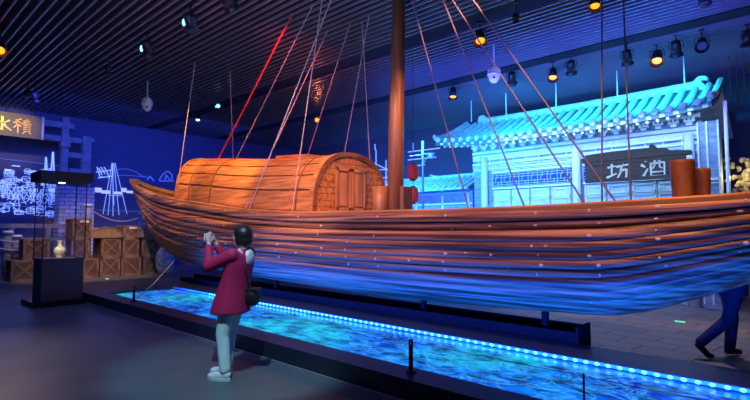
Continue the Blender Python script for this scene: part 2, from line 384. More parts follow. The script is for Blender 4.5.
# inner lining + deck
m = MB(); m.loft([[Vector((x, YC-s*(max(.03, smooth_tab(HB, x)-.09)), smooth_tab(SHEER, x)-dz)) for s, dz in ((1, 0), (1, .42), (-1, .42), (-1, 0))] for x in xs if x > -16.6], closed=False)
B(m.build('deck', M['deck']))
for sd, nm in ((-1, 'gunwale_rail'), (1, 'gunwale_rail')):
    m = MB(); rr = []
    for x in xs:
        b = smooth_tab(HB, x); z = smooth_tab(SHEER, x)
        o1, o2 = b+.06, max(.0, b-.12)
        rr.append([Vector((x, YC+sd*o1, z-.05)), Vector((x, YC+sd*(o1+.005), z+.03)), Vector((x, YC+sd*(o1-.02), z+.05)), Vector((x, YC+sd*o2, z+.05)), Vector((x, YC+sd*o2, z-.03))])
    m.loft(rr, True, True); B(m.build(nm, M['rail']))
# bow head beam
B(MB().box((-16.92, YC, 3.16), (.16, .3, .14), Matrix.Rotation(R(16), 3, 'Y')).build('bow_beam', M['rail'], bevel=.015))
B(MB().bar((-15.6, YC-.2, 2.5), (-15.6, YC+.36, 2.5), .2, .16).build('thwart', M['deck'], bevel=.01))
B(MB().bar((-14.0, YC-.5, 2.22), (-14.0, YC+.5, 2.22), .16, .14).build('thwart', M['deck'], bevel=.01))
# hull supports
for x in (-2.55, -4.45, -8.2):
    B(MB().box((x, 5.98, .33), (.07, .07, .5)).build('support_post', M['matte']))
# cabin -----------------------------------------------------------
CX0, CX1 = -12.1, -6.55
def cab_ring(x, grow=0, n=44, a0=0, a1=180, g2=0):
    z0 = smooth_tab(SHEER, x)+.02; hw = min(.95, smooth_tab(HB, x)-.03)+grow; H = 1.12+grow
    out = []
    for k in range(n+1):
        a = R(a0+(a1-a0)*k/n)
        c, s = math.cos(a), math.sin(a)
        e = .8     # squarish arch
        out.append(Vector((x, YC-math.copysign(abs(c)**e, c)*hw, z0+(abs(s)**e)*H)))
    return out
m = MB(); n = 9    # planks as overlapping lengthwise strips with grooves
NP = 11
for i in range(NP):
    a0, a1 = 180*i/NP+1.0, 180*(i+1)/NP-1.0
    rr = []
    for x in [CX0+(CX1-CX0)*j/16 for j in range(17)]:
        o = cab_ring(x, .02, 6, a0, a1); inn = cab_ring(x, -.01, 6, a0, a1)
        rr.append(o+inn[::-1])
    m.loft(rr, True, True)
B(m.build('cabin_roof', M['cabin']))
m = MB(); rr = [cab_ring(CX0+(CX1-CX0)*j/16, .0) + cab_ring(CX0+(CX1-CX0)*j/16, -.03)[::-1] for j in range(17)]
m.loft(rr, True, True); B(m.build('cabin_lining', M['cabin_dark']))
def hoop(x0, x1, g0, g1, mt, name='cabin_hoop'):
    m = MB(); m.loft([cab_ring(x0, g1)+cab_ring(x0, g0)[::-1], cab_ring(x1, g1)+cab_ring(x1, g0)[::-1]], True, True)
    return B(m.build(name, mt))
hoop(CX1-.02, CX1+.09, -.04, .045, M['cabin'], 'front_arch'); hoop(CX1+.09, CX1+.115, -.02, .05, M['cabin_dark'], 'front_arch')
hoop(CX0-.06, CX0+.02, -.06, .03, M['cabin'], 'rear_arch')
hoop(-11.25, -11.2, .02, .03, M['cabin_dark']); hoop(-10.1, -10.05, .02, .03, M['cabin_dark']); hoop(-7.15, -7.1, .02, .034, M['cabin'])
hoop(-6.98, -6.95, .02, .03, M['cabin_dark'])
# raised hatch on the far upper side of the roof
m = MB(); m.loft([cab_ring(-8.7, .09, 12, 84, 125)+cab_ring(-8.7, .01, 12, 84, 125)[::-1], cab_ring(-7.6, .09, 12, 84, 125)+cab_ring(-7.6, .01, 12, 84, 125)[::-1]], True, True)
B(m.build('roof_hatch', M['cabin']))
# end wall with horizontal boards and two door leaves
fx = CX1+.045; ring = cab_ring(fx, -.05); zb = ring[0].z
m = MB(); NB = 9; Hh = 1.07
for i in range(NB):
    z0, z1 = zb+Hh*i/NB+.004, zb+Hh*(i+1)/NB-.004
    def hwz(z):
        u = min(1, max(0, (z-zb)/Hh)); s = u**(1/.8); c = math.sqrt(max(0, 1-s*s)); return .925*c**.8
    m.prism([(YC-hwz(z0), z0), (YC+hwz(z0), z0), (YC+max(.02, hwz(z1)), z1), (YC-max(.02, hwz(z1)), z1)], fx-.02, fx+.02, 'x')
B(m.build('cabin_front', M['cabin']))
for sgn in (-1, 1):
    yc = YC-.06+sgn*.2
    d = B(MB().box((fx+.035, yc, zb+.46), (.03, .36, .8)).build('cabin_door', M['cabin_dark']))
    f = MB()
    for dy in (-.165, .165): f.box((fx+.055, yc+dy, zb+.46), (.03, .055, .8))
    for dz in (.09, .83): f.box((fx+.055, yc, zb+dz), (.03, .38, .06))
    f.box((fx+.052, yc, zb+.46), (.02, .2, .62)); fo = f.build('door_frame', M['doorw']); fo.parent = d; fo.matrix_parent_inverse = Matrix.Translation(-Vector((-6, YC, .4)))@Matrix.Identity(4)
    fo.matrix_parent_inverse = (Matrix.Translation(Vector((-6, YC, .4)))@d.matrix_parent_inverse).inverted()
B(MB().box((fx+.06, YC-.06, zb+.035), (.09, .95, .06)).build('door_sill', M['rail'], bevel=.008))
m = MB()
for k in range(2, 43, 2):
    p = cab_ring(CX1+.1, -.03)[k]; m.ball(p, .011, seg=6)
for k in range(3, 42, 3):
    p = cab_ring(fx+.03, -.09)[k]; m.ball(p, .011, seg=6)
B(m.build('nail_heads', M['nail']))
B(MB().box((CX1+.35, YC, smooth_tab(SHEER, CX1)+.035), (1.0, 2.0, .03)).build('fore_deck', M['rail']))
# mast
MX = -5.38
B(MB().tube([(MX-.05, YC, .9), (MX, YC, 3.2), (MX+.08, YC, 6.05)], [.15, .138, .112], 24).build('mast', M['mast'], smooth=True))
stp = B(MB().tube([(MX-.2, YC-.19, 1.5), (MX-.2, YC-.19, 2.28)], .135, 20).tube([(MX-.2, YC+.12, 1.5), (MX-.2, YC+.12, 2.26)], .12, 20).build('mast_partner', M['mast'], smooth=True))
B(MB().box((MX+.2, YC+.02, 1.88), (.09, .26, .78)).build('mast_tabernacle', M['mast'], bevel=.015))
B(MB().box((MX, YC, 1.74), (.9, 1.9, .08)).build('mast_beam', M['rail'], bevel=.01))
B(MB().tube([(-13.0, YC+.55, 2.2), (-13.0, YC+.55, 3.15)], .06, 12).build('bow_post', M['mast'], smooth=True))
# waisted wooden bollards near the stern
def bollard(px, Y, ytop, r):
    p = ony(px, 205, Y); zt = ony(px, ytop, Y).z; z0 = 1.42; h = zt-z0
    return B(MB().lathe([(r*.94, 0), (r*.98, h*.2), (r*.97, h*.4), (r*.9, h*.62), (r*.97, h*.8), (r*1.03, h*.96), (r*1.0, h), (r*.3, h+.004)], (p.x, Y, z0), 26).build('stern_bollard', M['barrel'], smooth=True))
bollard(683.5, 6.7, 160, .128); bollard(701, 6.95, 169, .11)
# hull nail/caulk heads in vertical lines (pale)
m = MB()
for i in range(24):
    x = -13.5+i*.62
    for t in (.06, .17, .26, .345, .43, .51, .59):
        if rnd.random() < .5:
            p = hull_pt(x+rnd.uniform(-.05, .05), t, -1); m.ball(p, (rnd.uniform(.01, .03), .008, rnd.uniform(.01, .02)), seg=8)
B(m.build('caulk_spots', M['nail']))

# ------------------------------------------------------------------ rigging ropes
RG = 'rigging ropes rising from the boat to the ceiling'
def rope(a, b, label, mt='rope', r=.011, name='rigging_rope'):
    return tag(MB().tube([a, Vector(a).lerp(Vector(b), .5), b], r, 6).build(name, M[mt]), label, 'rope', RG)
def top(x, y): return onz(x, y, ZC-.004)
def gun(px, py, near=True, dz=.06):
    Y = YC-.95 if near else YC+.95
    for _ in range(4):
        p = ony(px, py, Y); Y = YC+(-1 if near else 1)*(smooth_tab(HB, p.x)-.03)
    p = ony(px, py, Y); return Vector((p.x, Y, smooth_tab(SHEER, p.x)+.02))
def ext(x0, y0, x1, y1, y):   # extend the line of a rope to another height
    return x0+(x1-x0)*(y-y0)/(y1-y0), y
rope(top(195, 62), gun(176, 199), 'pale rope from the bow rail just left of the cabin to the ceiling')
rope(top(230, 70), gun(235, 185, False), 'short pale rope rising behind the left half of the cabin roof')
rope(top(293, 13), gun(199, 185, False), 'rope coloured as if lit bright red, slanting up from behind the cabin', 'rope_lit_red', .02)
rope(top(313, 5), gun(216, 185, False), 'pale pink rope slanting up from behind the cabin, next right of the red one')
rope(top(*ext(331, 0, 249, 208, -4)), gun(249, 209), 'long rope from the near rail beside the cabin, longest of the left group')
rope(top(328, 30), gun(245, 209), 'rope sharing its foot on the near rail with the longest rope')
rope(top(*ext(322, 0, 292, 211, -3)), gun(292, 211), 'thin steep rope crossing the right part of the cabin side', r=.009)
rope(top(350, 24), gun(291, 180, False), 'rope rising behind the cabin roof, left of two crossing ropes')
rope(top(369, 16), gun(334, 185, False), 'rope behind the cabin that crosses another rope near its top')
rope(top(362, 22), gun(373, 185, False), 'reddish rope leaning right behind the cabin arch, nearest the mast')
rope(top(*ext(412, 0, 469, 212, -30)), gun(469, 212), 'first rope right of the mast, ending on the near rail', 'rope_grey')
rope(top(*ext(443, 0, 525, 209, -40)), gun(525, 209), 'second rope right of the mast, pinkish, ending on the near rail', 'rope_grey')
rope(top(*ext(452, 0, 586, 208, -40)), gun(586, 207), 'third rope right of the mast, dark above and orange at its foot', 'rope_grey', r=.011)
rope(top(*ext(473, 0, 618, 206, -40)), gun(617, 205), 'fourth rope right of the mast with the widest slant, passing a ceiling lamp', 'rope_grey')
rope(top(602, -40), gun(602, 206), 'vertical rope in front of the left end of the wine shop signboard', 'rope_dark', .01)
rope(top(622, -40), gun(631, 205), 'vertical dark rope passing between the two signboard characters', 'rope_dark', .01)
a = Vector(ony(176, 259, 5.95)); b = onz(125, 312, 0)
mr = thing('mooring_rope', 'thin mooring rope running from the hull down to a ring on the dark floor', 'rope', b)
MB().tube([Vector((0, 0, .03)), (a-b)*.5+Vector((0, 0, -.03)), a-b], .011, 6).build('line', M['rope'], mr)
MB().tube([(math.cos(k*R(30))*.06, 0, .07+math.sin(k*R(30))*.06) for k in range(13)], .012, 6, False).build('ring', M['trim'], mr)

# ================================================================== WINE SHOP BUILDING
GX0, GX1, GY = -7.5, -1.75, 12.6
bd = thing('wine_shop', 'pale two bay chinese wine shop front with ribbed tile roof glowing cyan', 'building', (-4.6, GY, ZLOW))
def G(mb, name, m, parent=None, **k):
    o = mb.build(name, m, **k); p = parent or bd; o.parent = p
    o.matrix_parent_inverse = Matrix.Translation(-Vector((-4.6, GY, ZLOW))); return o
G(MB().box(((GX0+GX1)/2, GY+.15, 1.9), (GX1-GX0, .2, 4.1)), 'wall', M['plaster_gap'])
RX0, RX1 = -8.35, -1.45
def ridge_z(x):
    u = (x-(RX0+RX1)/2)/((RX1-RX0)/2); return 4.9+.05*u*u
def eave(x):
    u = (x-(RX0+RX1)/2)/((RX1-RX0)/2); return 4.06+.16*abs(u)**3
def roof_pt(x, v, dz=0):  # v 0 ridge, 1 eave
    zr, ze = ridge_z(x), eave(x)
    z = zr+(ze-zr)*(1-(1-v)**1.35); return Vector((x, 13.6-1.75*v, z+dz))
m = MB(); nx = 40
M['tile_gap'] = mat('tile_gap', (.08, .15, .18), .6)
m.loft([[roof_pt(RX0+(RX1-RX0)*i/nx, v/8, -.05) for v in range(9)]+[roof_pt(RX0+(RX1-RX0)*i/nx, v/8, -.16) for v in range(8, -1, -1)] for i in range(nx+1)], True, True)
G(m, 'roof_bed', M['tile_gap']); m = MB()
k = 0; x = RX0+.1
while x < RX1:
    m.tube([roof_pt(x, v/7, .0) for v in range(8)], .075, 8)
    e = roof_pt(x, 1.0, -.02); m.tube([e+Vector((0, -.03, 0)), e], .055, 10)
    # drip tile between
    e2 = roof_pt(x+.14, 1.0, -.12); m.box(e2, (.1, .03, .07))
    x += .262
G(m, 'tile_roof', M['tile'])
# back slope
m = MB(); m.loft([[Vector((RX0+(RX1-RX0)*i/nx, 13.6, ridge_z(RX0+(RX1-RX0)*i/nx)-.03)), Vector((RX0+(RX1-RX0)*i/nx, 15.4, 4.0)), Vector((RX0+(RX1-RX0)*i/nx, 15.4, 3.9)), Vector((RX0+(RX1-RX0)*i/nx, 13.6, ridge_z(RX0+(RX1-RX0)*i/nx)-.15))] for i in range(nx+1)], True, True)
G(m, 'rear_roof', M['tile'])
m = MB(); m.loft([[Vector((x, 13.6+a*.09, ridge_z(x)+b)) for a, b in ((-1, -.05), (-1, .1), (-.6, .15), (.6, .15), (1, .1), (1, -.05))] for x in [RX0+.5+(RX1-RX0-.9)*i/30 for i in range(31)]], True, True)
G(m, 'ridge_cap', M['tile'])
def finial(x, s):
    z = ridge_z(x)-.03
    mb = MB(); mb.prism([(x-s*.1, z-.1), (x-s*.2, z+.06), (x-s*.2, z+.18), (x-s*.1, z+.28), (x+s*.06, z+.26), (x+s*.12, z+.16), (x+s*.06, z+.13), (x+s*.0, z+.17), (x-s*.04, z+.13), (x+s*.03, z+.04), (x+s*.2, z-.05)], 13.5, 13.72)
    G(mb, 'ridge_finial', M['tile'], bevel=.03)
finial(RX0+.6, -1); finial(RX1-.35, 1)
for xx in (RX0+.02, RX1-.02):   # hip ribs
    m = MB(); m.tube([roof_pt(xx, v/8, .06) for v in range(9)]+[roof_pt(xx, 1, .08)+Vector((0, -.1, .03))], [.08]*9+[.05], 8)
    G(m, 'hip_rib', M['tile'])
# rafters/brackets below eave
m = MB()
i = 0; x = RX0+.3
while x < RX1-.2:
    m.bar(roof_pt(x, .98, -.2), Vector((x, GY+.05, 4.12)), .05, .05); x += .2
G(m, 'rafters', M['plaster'])
m = MB(); x = GX0+.15
while x < GX1:
    for kx, w_, h in ((0, .3, .06), (0, .22, .06), (0, .14, .06)):
        pass
    m.box((x, GY-.06, 3.93), (.22, .22, .04)); m.box((x, GY-.08, 3.87), (.12, .16, .06))
    for dx in (-.08, 0, .08): m.box((x+dx, GY-.06, 3.975), (.05, .2, .05))
    x += .3
G(m, 'bracket_row', M['plaster'])
for z, h, d in ((4.06, .1, .1), (3.78, .08, .1), (3.62, .14, .06), (3.44, .05, .1), (3.3, .05, .06)):
    G(MB().box(((GX0+GX1)/2, GY+.05-d/2, z), (GX1-GX0, d, h)), 'beam', M['plaster'])
m = MB(); x = GX0+.2
while x < GX1-.3:
    m.box((x, GY-.02, 3.53), (.018, .03, .3)); x += .37
for zz in (3.7, 3.66, 3.56, 3.48, 3.38, 3.35, 3.24): m.box(((GX0+GX1)/2, GY-.02, zz), (GX1-GX0, .03, .012))
G(m, 'beam_moulding', M['line'])
COLX = [-7.1, -4.45, -1.98]
for x in COLX:
    G(MB().tube([(x, GY-.06, ZLOW), (x, GY-.06, 3.65)], .1 , 16), 'column', M['plaster'], smooth=True)
# lattice transoms and door leaves in both bays
for (xa, xb) in ((-6.85, -4.6), (-4.3, -2.1)):
    z0, z1 = 2.76, 3.13
    p = G(MB().box(((xa+xb)/2, GY+.02, (z0+z1)/2), (xb-xa, .03, z1-z0)), 'transom_panel', M['lattice_back'])
    m = MB()
    for z in (z0, z0+.05, z1-.05, z1, (z0+z1)/2+.07, (z0+z1)/2-.07): m.box(((xa+xb)/2, GY-.01, z), (xb-xa, .03, .014))
    nxx = int((xb-xa)/.09)
    for i in range(nxx+1):
        x = xa+(xb-xa)*i/nxx
        if i % 3 == 0: m.box((x, GY-.01, (z0+z1)/2), (.014, .03, z1-z0))
        elif i % 3 == 1: m.box((x, GY-.01, (z0+z1)/2), (.014, .03, .14)); m.box((x+.04, GY-.01, (z0+z1)/2+.1), (.014, .03, .12))
        else: m.box((x, GY-.01, (z0+z1)/2-.1), (.014, .03, .12))
    o = m.build('lattice', M['lattice']); o.parent = p; o.matrix_parent_inverse = (Matrix.Translation(Vector((-4.6, GY, ZLOW)))@p.matrix_parent_inverse).inverted()
    for (za, zb_) in ((3.15, 3.2), (2.68, 2.73)):
        G(MB().box(((xa+xb)/2, GY-.01, (za+zb_)/2), (xb-xa, .08, zb_-za)), 'transom_rail', M['line'])
    nd = 4; wd = (xb-xa)/nd
    for i in range(nd):
        xc = xa+wd*(i+.5)
        d = G(MB().box((xc, GY+.03, 1.25), (wd-.03, .04, 2.8)), 'door_leaf', M['plaster'])
        f = MB()
        for dx in (-wd/2+.05, wd/2-.05): f.box((xc+dx, GY-.005, 1.25), (.04, .03, 2.8))
        for z in (2.6, 2.42, 2.36, 1.3, .9, .85, -.1): f.box((xc, GY-.005, z), (wd-.05, .03, .03))
        for dx in (-wd/2+.13, wd/2-.13): f.box((xc+dx, GY-.005, 1.83), (.02, .025, .95)); f.box((xc+dx, GY-.005, 2.51), (.02, .025, .16))
        o = f.build('door_frame', M['line']); o.parent = d; o.matrix_parent_inverse = (Matrix.Translation(Vector((-4.6, GY, ZLOW)))@d.matrix_parent_inverse).inverted()
# right return: pilaster with frame lines
m = MB(); m.box((-1.6, GY-.1, 1.85), (.4, .3, 4.0)); G(m, 'side_wall', M['plaster_gap'])
m = MB()
for x in (-1.78, -1.62, -1.42): m.box((x, GY-.27, 1.9), (.03, .04, 3.9))
m.box((-1.6, GY-.27, 2.6), (.4, .04, .05)); m.box((-1.6, GY-.27, 2.52), (.4, .03, .02)); G(m, 'side_frame', M['line'])
tag(MB().tube([(ony(727, 150, 12.2).x, 12.2, ZLOW), (ony(727, 150, 12.2).x, 12.2, 4.2)], .035, 10).build('steel_pole', M['white'], smooth=True), 'thin white vertical pole at the right corner of the wine shop', 'pole')
# suspension rods for the roof
rl = ['leftmost', 'second from left', 'middle', 'fourth from left', 'rightmost']
for i, (px, py) in enumerate([(467, 100), (507, 95), (557, 85), (617, 72), (685, 60)]):
    p = onz(px, py, ZC); tag(MB().tube([(p.x, 13.55, ridge_z(p.x)+.1), (p.x, 13.55, ZC+.1)], .016, 8).build('suspension_rod', M['white']), f'thin white rod from ceiling to the shop roof ridge, {rl[i]} of five', 'rod', 'rods holding up the shop roof')
# brush written characters: strokes as (width, points) in a unit square
GLYPH = {
 '坊': [(.09, (.05, .68), (.38, .73)), (.1, (.22, .94), (.21, .3)), (.1, (.0, .2), (.42, .37)), (.12, (.66, .98), (.73, .85)), (.09, (.44, .69), (1, .77)), (.1, (.66, .74), (.6, .4), (.42, .06)), (.1, (.63, .5), (.88, .54), (.85, .2), (.78, .06), (.67, .14))],
 '酒': [(.12, (.08, .9), (.2, .78)), (.12, (.01, .63), (.14, .53)), (.11, (.04, .08), (.12, .2), (.25, .44)), (.09, (.32, .86), (1, .92)), (.09, (.38, .66), (.38, .04)), (.09, (.37, .66), (.93, .7), (.92, .04)), (.08, (.38, .09), (.92, .09)), (.08, (.55, .87), (.54, .6), (.46, .42)), (.08, (.73, .88), (.74, .48), (.86, .43)), (.07, (.42, .27), (.9, .28))],
 '積': [(.09, (.4, .97), (.12, .86)), (.08, (.02, .7), (.45, .74)), (.09, (.25, .9), (.25, .03)), (.08, (.24, .66), (.03, .36)), (.09, (.28, .6), (.41, .48)), (.07, (.52, .87), (.94, .9)), (.07, (.56, .77), (.9, .79)), (.08, (.73, .99), (.73, .68)), (.07, (.46, .67), (1, .7)), (.07, (.58, .58), (.58, .2)), (.07, (.57, .58), (.91, .6), (.9, .2)), (.055, (.58, .46), (.9, .46)), (.055, (.58, .34), (.9, .34)), (.06, (.58, .21), (.9, .21)), (.08, (.67, .19), (.5, .02)), (.08, (.81, .19), (.99, .03))],
 '水': [(.12, (.5, .98), (.51, .1), (.39, .2)), (.1, (.08, .66), (.38, .69), (.3, .42), (.05, .15)), (.09, (.87, .8), (.57, .56)), (.11, (.54, .6), (.72, .34), (1, .13))]}
def text(body, size, m, mw, name, parent, ext=.012):
    b = MB()
    for st in GLYPH[body]:
        wd, P_ = st[0], [Vector((x-.5, y-.5, 0)) for x, y in st[1:]]
        n_ = len(P_)-1
        for i, (p, q) in enumerate(zip(P_, P_[1:])):
            d = (q-p).normalized(); nn = Vector((-d.y, d.x, 0))
            wa, wb = wd*(1-.25*i/n_)*(1.1 if i == 0 else 1), wd*(1-.25*(i+1)/n_)*(.8 if i == n_-1 else 1)
            p2 = p-d*wa*.25 if i == 0 else p
            ring = [p2+nn*wa/2, p2-nn*wa/2, q-nn*wb/2, q+d*wb*.3, q+nn*wb/2]
            b.loft([[(v*size)+Vector((0, 0, z)) for v in ring] for z in (-ext, ext)], True, True)
    o = b.build(name, m, parent); o.matrix_basis = mw; return o
# signboard 酒坊 (read right to left: 坊 | 酒 as they stand)
SY = 11.45
p0, p1 = ony(588, 162, SY), ony(690, 184, SY); q0 = ony(592, 183, SY)
sx = (p0.x+p1.x)/2-.05; sw = p1.x-p0.x; sz0 = q0.z; sz1 = p0.z-.03
sg = thing('shop_signboard', 'dark wooden signboard with two pale chinese characters and stepped cornice', 'sign', (sx, SY, sz0))
MB().box((0, 0, (sz1-sz0)/2), (sw, .1, sz1-sz0)).build('board', M['sign'], sg, bevel=.01)
m = MB(); m.box((0, -.06, .035), (sw, .05, .07)); m.box((0, -.06, sz1-sz0-.035), (sw, .05, .07)); m.build('board_frame', M['sign'], sg)
h = sz1-sz0
MB().prism([(-sw/2-.06, h+.0), (-sw/2-.06, h+.1), (-sw/2+.04, h+.1), (-sw/2+.04, h+.17), (-sw*.2, h+.2), (sw*.18, h+.2), (sw*.18, h+.26), (sw*.22, h+.26), (sw*.24, h+.18), (sw*.34, h+.16), (sw*.36, h+.1), (sw/2+.1, h+.07), (sw/2+.1, h)], -.14, .08).build('cornice', M['sign'], sg)
mr = Matrix.Rotation(R(90), 4, 'X')
text('坊', .46, M['letters'], Matrix.Translation((ony(619, 170, SY).x-sx, -.06, h*.5+.0))@mr, 'character', sg)
text('酒', .46, M['letters'], Matrix.Translation((ony(654.5, 168, SY).x-sx, -.06, h*.5+.02))@mr, 'character', sg)
for dx in (-sw/2+.15, sw/2-.15):
    MB().bar((dx, .04, h*.6), (dx, GY-.05-SY, h*.6), .05).build('bracket', M['black'], sg)

# lower side roof left of shop
LX0, LX1, LY = -12.4, -8.0, 14.0
a, b = ony(405, 181, LY), ony(452, 181, LY)
sr = thing('side_roof', 'low ribbed tile roof of the annex left of the wine shop', 'roof', ((a.x+b.x)/2, LY, ZLOW)); hw = (b.x-a.x)/2+.9
zt, zb2 = a.z-ZLOW, a.z-ZLOW-.42
m = MB(); m.loft([[Vector((x, .5, zt)), Vector((x, -.5, zb2)), Vector((x, -.5, zb2-.07)), Vector((x, .5, zt-.07))] for x in (-hw, hw)], True, True)
x = -hw+.1
while x < hw: m.tube([(x, .5, zt+.04), (x, -.55, zb2+.02)], .055, 8); x += .24
m.box((0, .52, zt+.06), (2*hw, .12, .16))
m.build('tiles', M['tile'], sr); MB().box((0, .2, zb2/2), (2*hw-.3, .2, zb2)).build('wall', M['plaster_gap'], sr)
m = MB()
for x in (-hw+.3, -hw*.3, hw*.3, hw-.3): m.box((x, .08, zb2/2), (.06, .04, zb2))
m.box((0, .08, zb2-.12), (2*hw-.3, .04, .05)); m.box((0, .08, zb2-.5), (2*hw-.3, .04, .05)); m.build('wall_frame', M['line'], sr)

# lamp post / scaffolding left of the shop
p = ony(423, 205, 12.0); t = thing('street_pole', 'pale pole with crossarms beside the left eave of the shop', 'pole', (p.x, 12.0, ZLOW)); zt = ony(423, 141, 12.0).z-ZLOW
MB().tube([(0, 0, 0), (0, 0, zt)], .035, 8).build('shaft', M['stone'], t)
MB().bar((-.5, 0, zt-.42), (.45, 0, zt-.42), .03).bar((-.3, 0, zt-.75), (.1, 0, zt-.75), .03).bar((.25, 0, zt-.42), (.0, 0, zt-.75), .025).build('crossarm', M['stone'], t)
MB().box((.33, 0, zt-.5), (.12, .12, .14)).build('lamp_box', M['lattice'], t)
# red lanterns
for (px, py, lab) in ((413, 172, 'upper dark red drum lantern beside the mast'), (413, 195, 'lower dark red drum lantern beside the mast')):
    p = ony(px, py, 8.6); t = thing('drum_lantern', lab, 'lantern', (p.x, 8.6, p.z-.17), 0, 'red lanterns by the mast')
    MB().lathe([(.08, 0), (.115, .04), (.125, .17), (.115, .3), (.08, .34)], n=20).build('shade', M['lantern'], t, True)
    MB().lathe([(.06, .34), (.06, .37)], n=14).lathe([(.06, -.03), (.06, 0)], n=14).build('cap', M['black'], t)
p = ony(413, 172, 8.6)
tag(MB().tube([(p.x+.0, 8.6, p.z+.2), (p.x, 8.6, ZC+.05)], .006, 6).tube([(p.x, 8.6, p.z-.17-.03), (p.x, 8.6, ony(413, 195, 8.6).z+.2)], .006, 6).build('lantern_cord', M['black']), 'thin black cord carrying the two red lanterns', 'cord')

# ================================================================== FAR LEFT: gate, plaque, mural, crates
WX = XL+.03
def wall_line(mb, a, b, w=.025):
    a = onx(a[0], a[1], WX); b = onx(b[0], b[1], WX); mb.bar(a, b, .02, w)
def strokes(mb, lst, w=.03):
    for l in lst:
        for p, q in zip(l, l[1:]): wall_line(mb, p, q, w)
# mural: projected harbour drawing
mu = thing('harbour_mural', 'glowing blue line drawing of an old harbour projected on the left wall', 'mural', (WX, 4, 2))
def MU(mb, name, m): o = mb.build(name, m); o.parent = mu; o.matrix_parent_inverse = Matrix.Translation(-Vector((WX, 4, 2)))
m = MB()
rr = random.Random(3)
for i in range(60):     # roofs and huts of the quay
    x = rr.uniform(-12, 60); y = rr.uniform(170, 214); w_ = rr.uniform(3, 9); h_ = rr.uniform(2, 4)
    strokes(m, [[(x-w_/2-1, y), (x-w_/3, y-h_/2), (x+w_/3, y-h_/2), (x+w_/2+1, y), (x-w_/2-1, y)], [(x-w_/2, y), (x-w_/2, y+h_)], [(x+w_/2, y), (x+w_/2, y+h_)], [(x-w_/2, y+h_), (x+w_/2, y+h_)]], .016)
for i in range(60):
    x = rr.uniform(-12, 66); y = rr.uniform(168, 218); strokes(m, [[(x, y), (x+rr.uniform(2, 10), y+rr.uniform(-2, 3))]], .02)
for i in range(14):
    x = rr.uniform(-5, 64); y = rr.uniform(196, 206); strokes(m, [[(x, y), (x+rr.uniform(-2, 2), y-rr.uniform(8, 16))], [(x, y-10), (x-6, y)], [(x, y-10), (x+7, y)]], .018)
MU(m, 'quay_lines', M['mural'])
m = MB()
strokes(m, [[(45, 171), (46, 157), (47, 171)], [(51, 172), (53, 152), (54, 172)]], .05)
strokes(m, [[(112, 163), (103, 214)], [(113, 163), (108, 215)], [(113, 163), (113, 216)], [(114, 163), (119, 215)], [(115, 163), (127, 214)], [(112, 163), (114, 205)], [(108, 195), (122, 196)]], .014)
strokes(m, [[(97, 167), (100, 177), (107, 177)], [(99, 168), (102, 175)], [(101, 167), (105, 174)], [(96, 172), (112, 170)], [(104, 167), (107, 172), (109, 178)], [(98, 178), (112, 176)]], .03)
MU(m, 'mast_lines', M['mural'])
m = MB()
pts_ = [(114, 172), (120, 169), (128, 169), (136, 172), (142, 176), (150, 178)]; strokes(m, [pts_, [(112, 176), (125, 175), (145, 177)]], .018)
strokes(m, [[(147, 180), (150, 176), (154, 181)], [(159, 180), (163, 174), (168, 171), (172, 175), (172, 180)], [(165, 180), (166, 175), (170, 180)], [(159, 181), (174, 181)]], .04)
strokes(m, [[(-5, 158), (30, 162), (60, 166)], [(96, 210), (150, 212)], [(-5, 205), (60, 208)]], .015)
MU(m, 'sky_lines', M['mural_dim'])
m = MB()
for (x, y, w_, h_) in [(98, 190, 7, 7), (106, 192, 9, 5), (118, 193, 8, 4), (124, 190, 5, 6), (131, 192, 9, 4), (52, 190, 7, 5), (43, 184, 4, 5), (58, 193, 6, 4), (66, 190, 6, 5), (20, 180, 5, 3), (8, 170, 7, 3), (30, 172, 9, 2), (16, 166, 8, 2), (36, 190, 3, 5)]:
    a = onx(x-w_/2, y-h_/2, WX); b = onx(x+w_/2, y+h_/2, WX); m.box((WX, (a.y+b.y)/2, (a.z+b.z)/2), (.02, abs(b.y-a.y), abs(a.z-b.z)*.7))
MU(m, 'lit_houses', M['mural_white'])
# mural on back wall
BYW = YB-.03
mb2 = thing('back_mural', 'bright blue projected street scene on the back wall between cabin and shop', 'mural', (-14, BYW, 2))
def BW(mb, name, m): o = mb.build(name, m); o.parent = mb2; o.matrix_parent_inverse = Matrix.Translation(-Vector((-14, BYW, 2)))
m = MB()
def bl(mb, a, b, w=.04): mb.bar(ony(a[0], a[1], BYW), ony(b[0], b[1], BYW), .02, w)
for (a, b) in [((376, 170), (392, 169)), ((378, 186), (392, 184)), ((376, 150), (376, 205)), ((386, 160), (386, 200)), ((408, 152), (440, 148)), ((408, 160), (436, 157)), ((410, 166), (425, 165)), ((374, 195), (392, 193)), ((377, 178), (391, 177)), ((412, 205), (445, 204)), ((430, 175), (450, 180)), ((374, 163), (392, 172)), ((408, 176), (424, 178)), ((330, 141), (372, 138)), ((375, 144), (375, 150)), ((413, 143), (413, 150)), ((436, 176), (452, 182)), ((425, 192), (450, 205)), ((408, 188), (422, 187))]:
    bl(m, a, b)
BW(m, 'street_lines', M['mural'])
a, b = ony(374, 182, BYW+.01), ony(445, 215, BYW+.01); a2 = ony(374, 210, BYW)
BW(MB().box(((a.x+b.x)/2, BYW+.012, (a.z+1.2)/2), (b.x-a.x, .01, a.z-1.2)), 'haze_panel', M['mural_back'])

